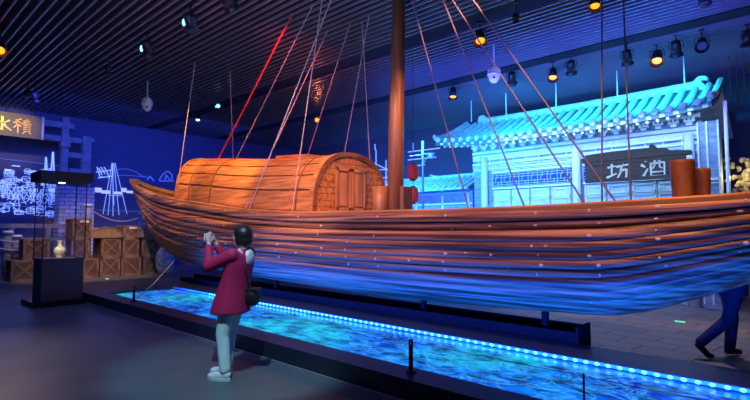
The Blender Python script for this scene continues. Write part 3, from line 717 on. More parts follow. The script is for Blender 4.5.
# stone gate with timber posts
gt = thing('harbour_gate', 'grey timber posts and crossbeams rising from a brick tower by the left wall', 'gate', (-19.6, 5.5, 0))
def GT(mb, name, m, **k): o = mb.build(name, m, **k); o.parent = gt; o.matrix_parent_inverse = Matrix.Translation(-Vector((-19.6, 5.5, 0))); return o
GXp = -19.5
def gp(x, y): return onx(x, y, GXp)
def vpost(x0, x1, yt, yb, nm='post'):
    a, b = gp(x0, yt), gp(x1, yt); z0 = gp(x0, yb).z
    GT(MB().box((GXp-.12, (a.y+b.y)/2, (a.z+z0)/2), (.26, b.y-a.y, a.z-z0)), nm, M['stone'], bevel=.02)
vpost(62.5, 70, 117, 186); vpost(83, 92, 136, 186)
def hbeam(x0, x1, y0, y1):
    a, b, c = gp(x0, y0), gp(x1, y0), gp(x0, y1); GT(MB().box((GXp-.1, (a.y+b.y)/2, (a.z+c.z)/2), (.16, b.y-a.y, a.z-c.z)), 'crossbeam', M['stone'], bevel=.015)
hbeam(43, 75, 119, 125); hbeam(43, 84, 133.5, 139); hbeam(69, 84, 152, 157); hbeam(69, 84, 168, 172); hbeam(92, 95, 138, 142)
a, b = gp(60.5, 140), gp(70, 148); GT(MB().box((GXp-.1, (a.y+b.y)/2, (a.z+b.z)/2), (.4, b.y-a.y, a.z-b.z)), 'joint_block', M['stone'], bevel=.01)
a, b = gp(60, 186), gp(95, 186)
tw = GT(MB().box((GXp-.3, (a.y+b.y)/2, a.z/2), (.6, b.y-a.y, a.z)), 'brick_tower', M['stone'])
br = M['stone'].copy(); br.name = 'tower_brick'; nt = br.node_tree; bs = nt.nodes['Principled BSDF']
bk = nt.nodes.new('ShaderNodeTexBrick'); bk.inputs['Scale'].default_value = 1; bk.inputs['Brick Width'].default_value = .34; bk.inputs['Row Height'].default_value = .14; bk.inputs['Mortar Size'].default_value = .012
bk.inputs['Color1'].default_value = (.7, .7, .75, 1); bk.inputs['Color2'].default_value = (.45, .46, .5, 1); bk.inputs['Mortar'].default_value = (.1, .1, .14, 1)
tcn = nt.nodes.new('ShaderNodeTexCoord'); sep = nt.nodes.new('ShaderNodeSeparateXYZ'); cmb = nt.nodes.new('ShaderNodeCombineXYZ')
nt.links.new(tcn.outputs['Object'], sep.inputs[0]); nt.links.new(sep.outputs[1], cmb.inputs[0]); nt.links.new(sep.outputs[2], cmb.inputs[1]); nt.links.new(cmb.outputs[0], bk.inputs['Vector']); nt.links.new(bk.outputs[0], bs.inputs['Base Color'])
tw.data.materials[0] = br
# plaque 水積
a, b, c = onx(-22, 113, -19.2), onx(44.5, 119, -19.2), onx(40, 139, -19.2)
ph = 0.72; pz = c.z+.36; pc = (a.y+b.y)/2; pw = b.y-a.y
pq = thing('gate_plaque', 'lit hanging plaque with gold chinese characters at the upper left', 'sign', (-19.2, pc, pz))
MB().box((0, 0, 0), (.08, pw, ph)).build('board', M['plaque'], pq, bevel=.01)
m = MB(); m.box((.04, pw/2-.05, 0), (.06, .07, ph+.06)); m.box((.04, -pw/2+.05, 0), (.06, .07, ph+.06)); m.build('side_rail', mat('plaque_gilt', (.5, .48, .38), .4, noise=((.62, .58, .44), (4, 4, 4), 3, .3, .7)), pq)
MB().box((.03, 0, ph/2+.0), (.05, pw, .05)).box((.03, 0, -ph/2), (.05, pw, .05)).build('edge_rail', M['plaque'], pq)
rot = Matrix.Rotation(R(90), 4, 'Z')@Matrix.Rotation(R(90), 4, 'X')
yj = onx(22.5, 128, -19.15).y-pc; ys = onx(2, 124, -19.15).y-pc
text('積', .5, M['gold'], Matrix.Translation((.055, yj, -.02))@rot, 'character', pq)
text('水', .5, M['gold'], Matrix.Translation((.055, ys, -.02))@rot, 'character', pq)
for yy in (-pw*.1, pw*.35): MB().tube([(0, yy, ph/2), (0, yy, ZC+.05-pz)], .012, 6).build('hanger', M['black'], pq)

# wooden crates ------------------------------------------------------
def crate(name_, cx, cy, z, w_, h_, d_, label, diag=0):
    t = thing('wooden_crate', label, 'crate', (cx, cy, z), rnd.uniform(-.05, .05), 'wooden cargo crates stacked on the quay')
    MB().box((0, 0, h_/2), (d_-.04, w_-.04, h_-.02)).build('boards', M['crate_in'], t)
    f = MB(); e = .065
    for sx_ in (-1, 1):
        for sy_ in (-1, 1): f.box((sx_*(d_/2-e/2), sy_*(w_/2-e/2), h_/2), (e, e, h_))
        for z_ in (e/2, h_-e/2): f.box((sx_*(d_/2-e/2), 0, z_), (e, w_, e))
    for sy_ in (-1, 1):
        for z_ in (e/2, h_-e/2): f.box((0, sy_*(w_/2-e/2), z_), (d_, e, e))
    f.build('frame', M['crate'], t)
    b_ = MB(); x_ = d_/2-.015
    if diag != 1: b_.bar((x_, -w_/2+.05, .05), (x_, w_/2-.05, h_-.05), .03, .06)
    if diag != 2: b_.bar((x_, w_/2-.05, .05), (x_, -w_/2+.05, h_-.05), .03, .06)
    b_.build('brace', M['crate'], t)
    return t
CXX = -17.3
def cy_(px, z, y=260): return onx(px, y, CXX+.35).y
rows = [  # px centre, level, width px
 (90.5, 0, 17, 'crate at the bottom left end of the stack', 2), (110.5, 0, 20.5, 'bottom crate, second from left, with crossed braces', 0), (131.5, 0, 20.5, 'bottom crate, third from left, carrying the narrow crates', 1), (152, 0, 19, 'bottom crate at the right end of the stack', 2),
 (80.5, 1, 19, 'crate in the middle of the tall left stack beside the display case', 0), (110.5, 1, 20.5, 'upper crate with crossed braces under the left straw mat', 0), (130.5, 1, 17, 'upper narrow crate below the small tagged crate', 2), (151, 1, 18, 'upper crate at the right end, nearest the boat bow', 0),
 (80.5, 2, 20, 'topmost crate of the tall left stack, bearing a pale tag', 0), (130, 2, 15.5, 'small topmost crate with a pale tag between the straw mats', 3)]
HC = .62
for px, lv, wpx, lab, dg in rows:
    y0 = onx(px-wpx/2, 262, CXX+.35).y; y1 = onx(px+wpx/2, 262, CXX+.35).y
    hh = HC if not (lv == 2 and px > 100) else .42
    c = crate('c', CXX, (y0+y1)/2, lv*(HC+.004), (y1-y0)*.97, hh, .7, lab, dg)
    if lv == 2: MB().box((.36, .05, hh-.09), (.01, .26, .07)).build('paper_tag', M['letters'], c)
# first stack base
y0 = onx(80.5, 262, CXX+.35).y
crate('c', CXX, onx(72, 262, CXX+.35).y, 0, .62, HC, .7, 'bottom crate half hidden behind the display case', 0)
for px, lv, lab in ((25, 0, 'dim crate on the floor left of the display plinth'), (49.5, 0, 'dim crate directly behind the display plinth'), (37, 1, 'dim crate on top of the pair behind the plinth')):
    crate('c', -17.6, onx(px, 262, -17.2).y, lv*(HC+.004), .66, HC, .7, lab, 0)
# domed straw mats
for px, w_, lab in ((104, 26, 'domed straw mat cover on the left, over the crate gap'), (143, 11, 'domed straw mat cover right of the small tagged crate')):
    yc = onx(px, 225, CXX+.1).y; hw_ = .48 if px < 120 else .36
    t = thing('straw_mat', lab, 'mat', (CXX, yc, 2*(HC+.004)), 0, 'domed straw mats on the crates')
    mm = MB(); rg = []
    for x_ in (-.4, .4): rg.append([Vector((x_, -math.cos(R(a_))*hw_, .005+math.sin(R(a_))*.33)) for a_ in range(0, 181, 12)])
    mm.loft(rg, True, True); mm.build('cover', M['mat'], t)
    MB().tube([Vector((.41, -math.cos(R(a_))*hw_, .012+math.sin(R(a_))*.34)) for a_ in range(0, 181, 12)], .02, 6).build('rim', M['crate'], t)
# blue and white jar
p = onx(165, 262, -16.6)
jt = thing('porcelain_jar', 'large blue and white patterned jar at the foot of the bow', 'jar', (-16.9, onx(165, 262, -16.9).y, 0))
MB().lathe([(.2, 0), (.28, .15), (.33, .45), (.3, .7), (.2, .85), (.15, .9), (.17, .98)], n=24).build('body', M['bluebag'], jt, True)
MB().lathe([(.19, .98), (.16, 1.05), (.03, 1.12), (.02, 1.16)], n=20).build('lid', M['bluebag'], jt, True)
# quay bollard posts with slack rope
qb = []
for px, py0, py1, lab in ((88.5, 205, 222, 'pale quay post behind the left crates'), (142, 214, 226, 'pale quay post below the boat bow'), (8, 232, 282, 'grey quay post at the left edge'), (17, 236, 284, 'grey quay post left of the display case')):
    X = -18.4
    pt, pb = onx(px, py0, X), 0
    t = thing('quay_post', lab, 'post', (X, pt.y, 0), 0, 'grey posts of the quay railing')
    MB().tube([(0, 0, 0), (0, 0, pt.z-.05)], .11, 12).build('shaft', M['stone'], t, True)
    MB().lathe([(.14, pt.z-.05), (.15, pt.z), (.1, pt.z+.04)], n=14).build('cap', M['plaster'], t, True)
    qb.append(Vector((X, pt.y, pt.z-.08)))
def sag(a, b, d, n=12): return [a.lerp(b, i/n)-Vector((0, 0, d*4*(i/n)*(1-i/n))) for i in range(n+1)]
tag(MB().tube(sag(qb[0], qb[1], .32), .02, 6).build('slack_rope', M['rope']), 'pale rope hanging slack between the two quay posts above the crates', 'rope')
tag(MB().tube(sag(Vector((-18.2, onx(-8, 236, -18.2).y, 1.25)), Vector((-18.2, onx(50, 240, -18.2).y, 1.2)), .1), .03, 6).tube(sag(Vector((-18.2, onx(-8, 236, -18.2).y, 1.0)), Vector((-18.2, onx(50, 240, -18.2).y, .95)), .1), .03, 6).build('railing_ropes', M['rope']), 'pair of pale ropes strung along the quay railing at the left edge', 'rope')
rl_ = thing('quay_railing', 'dark horizontal wharf beam behind the display case', 'railing', (-18.9, onx(30, 225, -18.9).y, 0))
pz_ = onx(30, 224, -18.9).z
MB().box((0, 0, pz_-.06), (.16, 3.6, .14)).box((0, 0, pz_-.5), (.12, 3.6, .1)).build('beam', M['stone'], rl_)
for yy in (-1.5, -.5, .5, 1.5): MB().box((0, yy, (pz_-.13)/2), (.14, .14, pz_-.13)).build('upright', M['stone'], rl_)

# ------------------------------------------------------------------ display case with vase
DC = (-11.7, 3.0)
dc = thing('display_case', 'dark plinth glass display case with black canopy at the left', 'display case', (DC[0], DC[1], 0))
MB().box((0, 0, .05), (1.0, 1.05, .1)).build('base', M['blackgloss'], dc, bevel=.01)
MB().box((0, 0, .5), (.66, .74, .8)).build('plinth', M['plinth'], dc, bevel=.005)
MB().box((0, 0, .92), (.7, .78, .04)).build('plinth_top', M['plinth'], dc)
m = MB()
for sx_ in (-1, 1):
    m.box((sx_*.33, 0, 1.73), (.006, .72, 1.58)); m.box((0, sx_*.37, 1.73), (.64, .006, 1.58))
m.build('glass_panes', M['glass'], dc)
for sx_ in (-1, 1):
    for sy_ in (-1, 1): MB().box((sx_*.335, sy_*.375, 1.73), (.018, .018, 1.58)).build('corner_post', M['black'], dc)
MB().box((0, 0, 2.615), (.82, .94, .2)).build('canopy', M['black'], dc, bevel=.005)
MB().box((0, 0, 2.51), (.1, .1, .012)).build('canopy_lamp', M['lamp_white'], dc)
l = bpy.data.lights.new('case_lamp', 'SPOT'); l.energy = 90; l.color = (1, .84, .5); l.spot_size = R(26); l.shadow_soft_size = .04
lo = bpy.data.objects.new('case_lamp', l); col.objects.link(lo); lo.parent = dc; lo.location = (0, 0, 2.48)
vs = tag(MB().lathe([(.065, 0), (.075, .01), (.06, .03), (.085, .07), (.115, .13), (.1, .19), (.05, .24), (.035, .29), (.04, .33), (.062, .355)], n=28).build('vase', M['vase'], None, True, loc=(DC[0]+.05, DC[1], .942)), 'small pale yellow bottle vase standing in the glass display case', 'vase')

# ================================================================== CEILING FIXTURES
def spotlight(px, py, target, lens, label, power=0, color=(1, .5, .2), size=60, z=5.42, s=1.0, blend=.6, soft=.06):
    p = onz(px, py, z); t = thing('track_spotlight', label, 'spotlight', (p.x, p.y, ZC+.1), 0, 'spotlights clamped under the slatted ceiling')
    dz = z-(ZC+.1); d = (Vector(target)-p).normalized(); q = d.to_track_quat('Z', 'Y').to_matrix(); c = Vector((0, 0, dz))
    MB().lathe([(.05*s, -.17*s), (.085*s, -.15*s), (.1*s, -.02*s), (.1*s, .1*s)], c, 18, q).build('housing', M['black'], t, True)
    hd = MB().lathe([(.1*s, .1*s), (.135*s, .17*s), (.128*s, .17*s), (.095*s, .1*s)], c, 18, q).build('hood', M['black'], t)
    MB().lathe([(.088*s, .103*s), (.088*s, .112*s)], c, 18, q).build('lens', M[lens], t)
    side = q@Vector((1, 0, 0)); side.z = 0; side = side.normalized() if side.length > .01 else Vector((1, 0, 0))
    MB().tube([c+side*.13*s, c+side*.13*s+Vector((0, 0, .14*s)), c-side*.13*s+Vector((0, 0, .14*s)), c-side*.13*s], .01, 6).build('yoke', M['black'], t)
    MB().tube([c+Vector((0, 0, .14*s)), (0, 0, 0)], .012, 8).build('stem', M['black'], t)
    MB().box((0, 0, -.06), (.1, .08, .08)).build('clamp', M['black'], t)
    if lens == 'lamp_cyan': MB().ball(c+Vector((-.06, -.09, -.02))*s, (.03*s, .03*s, .07*s), seg=10).build('painted_glint', M['lamp_cyan'], t)  # glowing blob stands in for the cyan glint of the lens
    if power:
        l = bpy.data.lights.new('spot', 'SPOT'); l.energy = power; l.color = color; l.spot_size = R(size); l.spot_blend = blend; l.shadow_soft_size = soft
        o = bpy.data.objects.new('spot', l); col.objects.link(o); o.parent = t; o.location = c+d*.2*s; o.rotation_euler = d.to_track_quat('-Z', 'Y').to_euler()
WARM = (1, .46, .13)
# front lamps lighting the boat
spotlight(147, 48, (-13.5, 6.2, 2.0), 'lamp_cyan', 'blue lit ceiling spotlight at upper left, left of the row of three', 900, WARM, 62)
spotlight(190, 22, (-10.2, 6.2, 2.2), 'lamp_cyan', 'blue lit ceiling spotlight at upper left, middle of the row of three', 1000, WARM, 60)
spotlight(227, 0, (-9.0, 7.2, 4.0), 'lamp_red', 'red and blue spotlight cut by the top edge of the picture', 420, (1, .06, .04), 75)
spotlight(0, 48, (-7.2, .9, 0), 'lamp_warm', 'orange glowing ceiling lamp at the left edge', 520, (1, .68, .55), 34, blend=1)
spotlight(35, 97, (-18, 5, 1), 'lamp_white', 'white lit ceiling lamp above the gold plaque', 260, (.9, .72, .6), 60, s=.8)
spotlight(108, 70, (-17.3, 6, .5), 'lamp_off', 'small dark ceiling lamp between the plaque and the dome camera', 650, (1, .66, .5), 55, s=.6)
spotlight(198, 118, (-14, 7, 1), 'lamp_white', 'white lit ceiling lamp behind the left rope', 30, (.8, .85, 1), 60, s=.7)
spotlight(218, 106, (0, 1, 2), 'lamp_cyan', 'round pale blue ceiling lamp just right of the left rope', 0, s=.6)
spotlight(317, 120, (-2, 2, 2.5), 'lamp_warm', 'orange ceiling lamp behind the ropes above the cabin', 120, (1, .2, .08), 50, s=.8)
spotlight(453, 93, (-6.9, 10.5, 2), 'lamp_warm', 'orange ceiling lamp above the left end of the shop roof', 0)
spotlight(480, 37, (-4, 7.2, 2.6), 'lamp_warm', 'orange ceiling lamp between the ropes right of the mast', 0)
spotlight(512, 78, (-6.3, 13, 4.2), 'lamp_off', 'dark ceiling spotlight just right of the white dome camera', 250, (.02, .5, 1), 110)
spotlight(516, 18, (-4, 9, 2), 'lamp_off', 'tiny dark ceiling lamp near the top, right of the mast', 0, s=.5)
spotlight(553, 74, (-4.2, 10, 2), 'lamp_warm', 'orange ceiling lamp left of the dark lamp over the shop roof', 0)
spotlight(571, 67, (-4.6, 13, 4.2), 'lamp_off', 'dark ceiling spotlight beside the orange lamp over the shop', 230, (.03, .6, 1), 110)
spotlight(595, 2, (-2.2, 7, 2), 'lamp_warm', 'orange ceiling lamp cut by the top edge beside a vertical rope', 0, s=.8)
spotlight(627, 57, (-3.2, 13, 4.2), 'lamp_off', 'dark ceiling spotlight crossed by the dark vertical rope', 230, (.03, .6, 1), 110)
spotlight(657, 57, (-2.2, 10, 2), 'lamp_warm', 'brightest orange ceiling lamp over the right of the shop roof', 0, s=1.1)
spotlight(676, 48, (-2.2, 13, 4.3), 'lamp_off', 'dark reddish ceiling spotlight right of the brightest orange lamp', 230, (.03, .6, 1), 110)
spotlight(702, 44, (-1.2, 8, 2), 'lamp_off', 'dark ceiling spotlight third from the right edge', 0)
spotlight(748, 38, (-1.2, 12.6, 3), 'lamp_red', 'dark ceiling spotlight with a red glint at the right edge', 30, (.5, .3, 1), 60)
# lamps over the boat's near side, plus lamps added to brighten other things
def lamp_over(x, y, target, label, power, color, size, soft=.06):
    p = Vector((x, y, 5.42)); 
    t = thing('track_spotlight', label, 'spotlight', (x, y, ZC+.1), 0, 'spotlights clamped under the slatted ceiling')
    c = Vector((0, 0, -.38)); d = (Vector(target)-p).normalized(); q = d.to_track_quat('Z', 'Y').to_matrix()
    MB().lathe([(.05, -.17), (.085, -.15), (.1, -.02), (.1, .1)], c, 18, q).build('housing', M['black'], t, True)
    MB().tube([c, (0, 0, 0)], .012, 8).build('stem', M['black'], t)
    l = bpy.data.lights.new('spot', 'SPOT'); l.energy = power; l.color = color; l.spot_size = R(size); l.spot_blend = .6; l.shadow_soft_size = soft
    o = bpy.data.objects.new('spot', l); col.objects.link(o); o.parent = t; o.location = c+d*.15; o.rotation_euler = d.to_track_quat('-Z', 'Y').to_euler()
lamp_over(-4.6, 3.9, (-5.4, 6.0, 1.9), 'black spotlight above the front rail near the mast', 650, WARM, 62)
lamp_over(-1.8, 3.9, (-2.2, 6.0, 1.7), 'black spotlight above the front rail near the stern', 650, WARM, 64)
lamp_over(.6, 4.2, (.4, 6.0, 1.7), 'black spotlight above the front rail beyond the stern', 400, WARM, 64)
lamp_over(-2.6, 5.6, (-6.7, 6.45, 2.4), 'black spotlight facing the cabin front', 420, (1, .33, .08), 34)
lamp_over(-2.0, .6, (-4.5, 2.7, .75), 'added black spotlight above the visitors', 1000, (.45, .85, 1), 28)  # added to brighten coat and jeans
lamp_over(-1.2, 9.6, (-1.6, 7.9, -.1), 'added black spotlight above the stone paving behind the stern', 420, (.7, .6, .9), 80)  # added to brighten the paving
lamp_over(-16.6, 3.3, (-19.2, 3.5, 4.9), 'added black spotlight in front of the gold lettered plaque', 230, (1, .74, .36), 40)  # added to brighten the plaque
lamp_over(-8.4, .4, (-11.65, 3.0, 1.12), 'added black spotlight aimed at the vase in the display case', 1500, (1, .8, .45), 5)  # added to brighten the sides of the vase
lamp_over(-6.6, 3.3, (-7.4, 6.0, 2.0), 'black spotlight above the front rail beside the cabin', 700, WARM, 62)

# dome cameras
def dome_cam(px, py, label, z=5.05):
    p = onz(px, py, z); t = thing('dome_camera', label, 'camera', p, 0, 'white dome cameras under the ceiling')
    MB().lathe([(.02, .26), (.04, .21), (.06, .18), (.12, .15), (.15, .06), (.145, 0), (.155, -.01), (.155, -.03)], n=22).build('housing', M['white'], t, True)
    MB().ball((0, 0, -.05), (.125, .125, .16), seg=16).build('ball', M['white'], t, True)
    f = Vector((-p.x, -p.y, -1.5)).normalized(); MB().ball(Vector((0, 0, -.09))+f*.085, .04, seg=12).build('lens', M['blackgloss'], t, True)
    MB().tube([(0, 0, .22), (0, 0, ZC+.05-p.z)], .018, 8).build('stem', M['white'], t)
dome_cam(147, 104, 'white dome camera hanging above the bow at the left'); dome_cam(494, 74, 'white dome camera hanging right of the mast above the shop')
# small extras: rods on the right, golden tree, markers
for i, px in enumerate((731, 738, 745)):
    p = ony(px, 100, 14.2); tag(MB().tube([(p.x, 14.2, p.z-.25), (p.x, 14.2, ZC+.05)], .012, 6).build('suspension_rod', M['rope_dark']), ('left', 'middle', 'right')[i]+' of three thin dark rods hanging past the right end of the shop', 'rod')
p = ony(744, 178, 13.2)
gb = thing('golden_tree', 'warmly lit small golden leaved tree at the right edge behind the boat', 'tree', (p.x, 13.2, ZLOW))
MB().tube([(0, 0, 0), (.02, 0, 1.2), (-.03, 0, p.z-ZLOW)], [.06, .05, .03], 8).build('trunk', M['crate'], gb)
m = MB()
for i in range(70):
    a_, r_ = rnd.uniform(0, 6.28), rnd.uniform(0, .38); m.ball((math.cos(a_)*r_, math.sin(a_)*r_*.6, p.z-ZLOW+rnd.uniform(-.35, .45)), (.07, .05, .04), Quaternion((rnd.random(), rnd.random(), rnd.random(), rnd.random())).normalized(), 6)
m.build('leaves', M['golden'], gb)
l = bpy.data.lights.new('tree_lamp', 'POINT'); l.energy = 14; l.color = (1, .75, .3); l.shadow_soft_size = .05
o = bpy.data.objects.new('tree_lamp', l); col.objects.link(o); o.parent = gb; o.location = (0, -.7, p.z-ZLOW)
for px, py, z, Y, lab in ((107, 279, .0, 0, 'tiny green glowing floor marker by the crates'), (680, 322, ZLOW, 0, 'tiny green glowing floor marker under the stern')):
    p = onz(px, py, z); tag(MB().box((p.x, p.y, z+.008), (.16, .05, .014)).build('floor_marker', M['green']), lab, 'light')

# ================================================================== PEOPLE
# visitor photographing: local +X forward, +Y her left
base = onz(228, 378, 0)
wm = thing('person', 'person in crimson coat and pale jeans raising a phone toward the boat', 'person', base, R(207))
def hand(mb, w_, palm_dir, finger_dir, side, s=1.0):
    """w_: wrist, finger_dir unit, side: thumb direction"""
    w_ = Vector(w_); f = Vector(finger_dir).normalized(); sd = Vector(side).normalized(); pn = Vector(palm_dir).normalized()
    for k in (-1, -.33, .33, 1): mb.cap(w_, .018*s, w_+f*.075*s+sd*.024*k*s, .012*s, 8)
    for k, ln in ((1, .062), (.33, .072), (-.33, .066), (-1, .05)):
        r0 = w_+f*.078*s+sd*.026*k*s; r1 = r0+(f*.9+pn*.4).normalized()*ln*.5*s; r2 = r1+(f*.5+pn*.85).normalized()*ln*.5*s
        mb.cap(r0, .0095*s, r1, .009*s, 8); mb.cap(r1, .009*s, r2, .0075*s, 8)
    r0 = w_+f*.025*s+sd*.022*s; r1 = r0+(sd*.8+f*.5+pn*.3).normalized()*.04*s; r2 = r1+(f*.8+sd*.2+pn*.5).normalized()*.032*s
    mb.cap(r0, .012*s, r1, .0105*s, 8); mb.cap(r1, .0105*s, r2, .009*s, 8)
LEAN = -.12   # head behind feet
H = Vector((LEAN-.01, 0, 1.455))
Sl, Sr = Vector((LEAN+.0, .165, 1.275)), Vector((LEAN+.0, -.165, 1.275))
El, Er = Vector((.12, .20, 1.16)), Vector((.13, -.17, 1.16))
Wl, Wr = Vector((.2, .09, 1.385)), Vector((.23, -.08, 1.385))
b = MB()
b.ball(H, (.088, .072, .108), seg=20); b.ball(H+Vector((.025, 0, -.055)), (.06, .052, .055), seg=14)       # skull, jaw
b.ball(H+Vector((.095, 0, -.015)), (.016, .012, .022), seg=8); b.ball(H+Vector((.078, 0, -.055)), (.016, .024, .012), seg=8)
for s_ in (-1, 1):
    b.ball(H+Vector((.07, s_*.03, .015)), (.016, .016, .012), seg=8); b.ball(H+Vector((-.005, s_*.074, -.01)), (.018, .01, .03), seg=8)
b.cap(H+Vector((-.02, 0, -.06)), .05, (LEAN-.01, 0, 1.27), .055)
b.cap((LEAN, 0, 1.22), .12, (-.05, 0, .88), .13); b.cap(Sl, .05, Sr, .05)
for S_, E_, W_ in ((Sl, El, Wl), (Sr, Er, Wr)): b.cap(S_, .046, E_, .036); b.cap(E_, .036, W_, .024)
for s_, kx, ax_ in ((1, .015, -.0), (-1, .04, .09)): b.cap((-.05, s_*.08, .84), .085, (kx, s_*.085, .46), .055); b.cap((kx, s_*.085, .46), .052, (ax_-.02, s_*.085, .09), .036)
hand(b, Wl, (.1, -1, 0), (.25, -.1, 1), (-.2, -.5, .1)); hand(b, Wr, (.1, 1, 0), (.25, .1, 1), (-.2, .5, .1))
blob(b, 'body', M['skin'], wm, .0065, 2)
for s_ in (-1, 1): MB().ball(H+Vector((.083, s_*.03, .013)), (.006, .011, .006), seg=8).build('eye', M['hair'], wm)
MB().ball(H+Vector((.093, 0, -.057)), (.005, .018, .004), seg=8).build('mouth', M['coat'], wm)
h_ = MB(); h_.ball(H+Vector((-.022, 0, .03)), (.1, .092, .1), seg=20); h_.ball(H+Vector((-.045, 0, -.03)), (.072, .08, .075), seg=16); h_.ball(H+Vector((.035, 0, .085)), (.05, .065, .03), seg=12)
for s_ in (-1, 1): h_.ball(H+Vector((-.01, s_*.07, -.02)), (.045, .02, .07), seg=12)
blob(h_, 'hair', M['hair'], wm, .008, 3)
c = MB()
secs = [(1.335, LEAN-.01, .06, .085), (1.31, LEAN, .085, .15), (1.27, LEAN, .115, .195), (1.18, LEAN+.01, .13, .2), (1.05, LEAN+.035, .135, .19), (.95, -.06, .15, .195), (.82, -.035, .175, .21), (.7, -.015, .195, .225), (.675, -.012, .196, .226)]
c.loft([[Vector((x+math.cos(a_)*rx*(1+.03*math.sin(5*a_)*(1.35-z)), math.sin(a_)*ry*(1+.03*math.cos(7*a_)*(1.35-z)), z)) for a_ in [2*math.pi*k/28 for k in range(28)]] for z, x, rx, ry in secs], True, True)
for S_, E_, W_ in ((Sl, El, Wl), (Sr, Er, Wr)): c.cap(S_, .075, E_, .058); c.cap(E_, .058, E_.lerp(W_, .8), .045)
blob(c, 'coat', M['coat'], wm, .011, 4)
hd = MB(); hd.ball((LEAN-.1, -.01, 1.245), (.04, .085, .085), seg=16); hd.cap((LEAN-.05, .1, 1.32), .022, (LEAN-.09, .05, 1.2), .03); hd.cap((LEAN-.05, -.1, 1.32), .022, (LEAN-.09, -.05, 1.2), .03); hd.cap((LEAN-.03, .08, 1.32), .022, (LEAN+.05, .06, 1.315), .02)
blob(hd, 'hood', M['hood'], wm, .009, 3)
j = MB(); j.cap((-.05, .06, .84), .11, (-.05, -.06, .84), .11)
for s_, kx, ax_ in ((1, .015, 0), (-1, .04, .09)):
    j.cap((-.04, s_*.085, .8), .095, (kx, s_*.09, .46), .07); j.cap((kx, s_*.09, .46), .068, (ax_-.02, s_*.09, .12), .058)
blob(j, 'jeans', M['jeans'], wm, .01, 3)
for s_, ax_ in ((1, 0), (-1, .09)):
    u = MB(); u.cap((ax_-.04, s_*.085, .06), .042, (ax_+.1, s_*.09, .045), .034); u.ball((ax_+.13, s_*.09, .04), (.05, .042, .03)); u.cap((ax_-.03, s_*.085, .06), .042, (ax_-.02, s_*.085, .11), .042)
    so = blob(u, 'shoe', M['shoe'], wm, .008, 3)
    MB().loft([[Vector((ax_+.05+math.cos(a_)*.135, s_*.088+math.sin(a_)*.046, z)) for a_ in [2*math.pi*k/20 for k in range(20)]] for z in (.002, .03)], True, True).build('sole', M['sole'], so)
wmM = Matrix.Translation(base)@Matrix.Rotation(R(207), 4, 'Z')
ph_ = thing('mobile_phone', 'pale mobile phone held up in both hands of the crimson coated person', 'phone', wmM@Vector((.265, .0, 1.455)), R(207))
MB().box((0, 0, 0), (.009, .155, .075)).build('case', M['white'], ph_, bevel=.004)
MB().box((-.006, 0, 0), (.002, .145, .068)).build('screen', mat('phone_screen', (.02, .05, .1), .2, emis=(.15, .3, .6), es=.6), ph_)
bg = thing('shoulder_bag', 'black shoulder bag hanging at the back hip of the crimson coated person', 'bag', wmM@Vector((-.25, -.02, .84)), R(207))
bb = MB(); bb.ball((0, 0, 0), (.1, .075, .1)); bb.box((0, 0, .02), (.16, .1, .14)); blob(bb, 'pouch', M['bag'], bg, .01, 4)
MB().box((0, 0, .075), (.17, .13, .03)).build('flap', M['bag'], bg, bevel=.01)
MB().tube([(.0, .05, .08), (.03, .09, .3), (.08, .12, .44), (.13, .12, .52)], .009, 6).build('strap', M['bag'], bg)

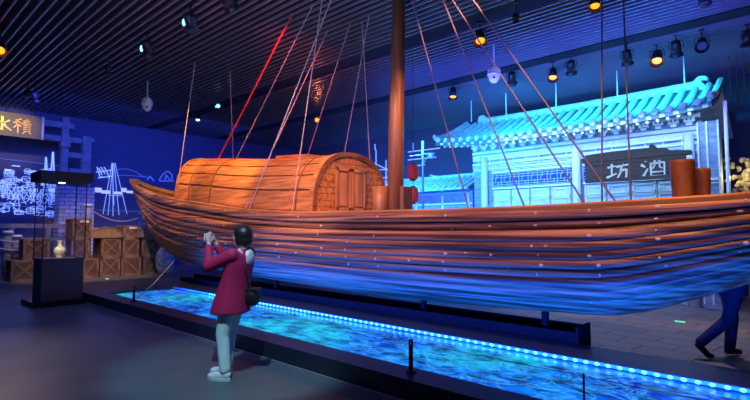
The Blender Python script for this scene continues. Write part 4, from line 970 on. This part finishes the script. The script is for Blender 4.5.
# walker behind the stern
wk = onz(735, 357, ZLOW); wa = math.atan2(_rt.y, _rt.x)
w2 = thing('person', 'person in dark navy clothes walking to the right behind the boat stern', 'person', wk, wa)
b = MB(); HH = Vector((.06, 0, 1.56))
b.ball(HH, (.09, .075, .11), seg=16); b.ball(HH+Vector((.03, 0, -.06)), (.055, .05, .05)); b.ball(HH+Vector((.098, 0, -.02)), (.015, .012, .02), seg=8)
b.cap(HH, .05, (.03, 0, 1.36), .055); b.cap((.02, 0, 1.3), .13, (0, 0, .95), .13); b.cap((.03, .17, 1.36), .05, (.03, -.17, 1.36), .05)
for s_, ex, hx in ((1, -.1, -.05), (-1, .1, .3)):
    b.cap((.03, s_*.18, 1.36), .047, (ex+.02, s_*.21, 1.09), .038); b.cap((ex+.02, s_*.21, 1.09), .036, (hx, s_*.19, .88), .026)
    hand(b, (hx, s_*.19, .87), (.2, -s_, 0), (.15, 0, -1), (1, 0, -.1))
legs = [((.0, .09, .9), (.05, .09, .48), (.0, .09, .1)), ((.0, -.09, .9), (-.14, -.09, .5), (-.5, -.09, .22))]
for A_, K_, F_ in legs: b.cap(A_, .08, K_, .055); b.cap(K_, .052, F_, .038)
blob(b, 'body', M['skin'], w2, .008, 2)
for s_ in (-1, 1): MB().ball(HH+Vector((.083, s_*.03, .01)), (.008, .011, .006), seg=8).build('eye', M['hair'], w2)
h_ = MB(); h_.ball(HH+Vector((-.02, 0, .03)), (.098, .086, .098), seg=16); blob(h_, 'hair', M['hair'], w2, .01, 3)
c = MB(); c.loft([[Vector((x+math.cos(a_)*rx, math.sin(a_)*ry, z)) for a_ in [2*math.pi*k/24 for k in range(24)]] for z, x, rx, ry in [(1.43, .03, .06, .08), (1.39, .03, .1, .19), (1.2, .02, .14, .21), (.95, 0, .15, .2), (.82, 0, .155, .2)]], True, True)
for s_, ex, hx in ((1, -.1, -.05), (-1, .1, .3)): c.cap((.03, s_*.18, 1.36), .068, (ex+.02, s_*.21, 1.09), .056); c.cap((ex+.02, s_*.21, 1.09), .054, (hx, s_*.19, .9), .042)
blob(c, 'jacket', M['navy'], w2, .012, 4)
t_ = MB(); t_.cap((0, .05, .9), .125, (0, -.05, .9), .125)
for A_, K_, F_ in legs: t_.cap(A_, .1, K_, .08); t_.cap(K_, .078, F_, .066)
blob(t_, 'trousers', M['navy'], w2, .011, 3)
u = MB(); u.cap((-.03, .09, .06), .045, (.13, .09, .045), .036); blob(u, 'shoe', M['bag'], w2, .009, 3)
u = MB(); u.cap((-.54, -.09, .18), .045, (-.42, -.09, .05), .038); u.ball((-.39, -.09, .04), (.05, .04, .035)); blob(u, 'shoe', M['bag'], w2, .009, 3)
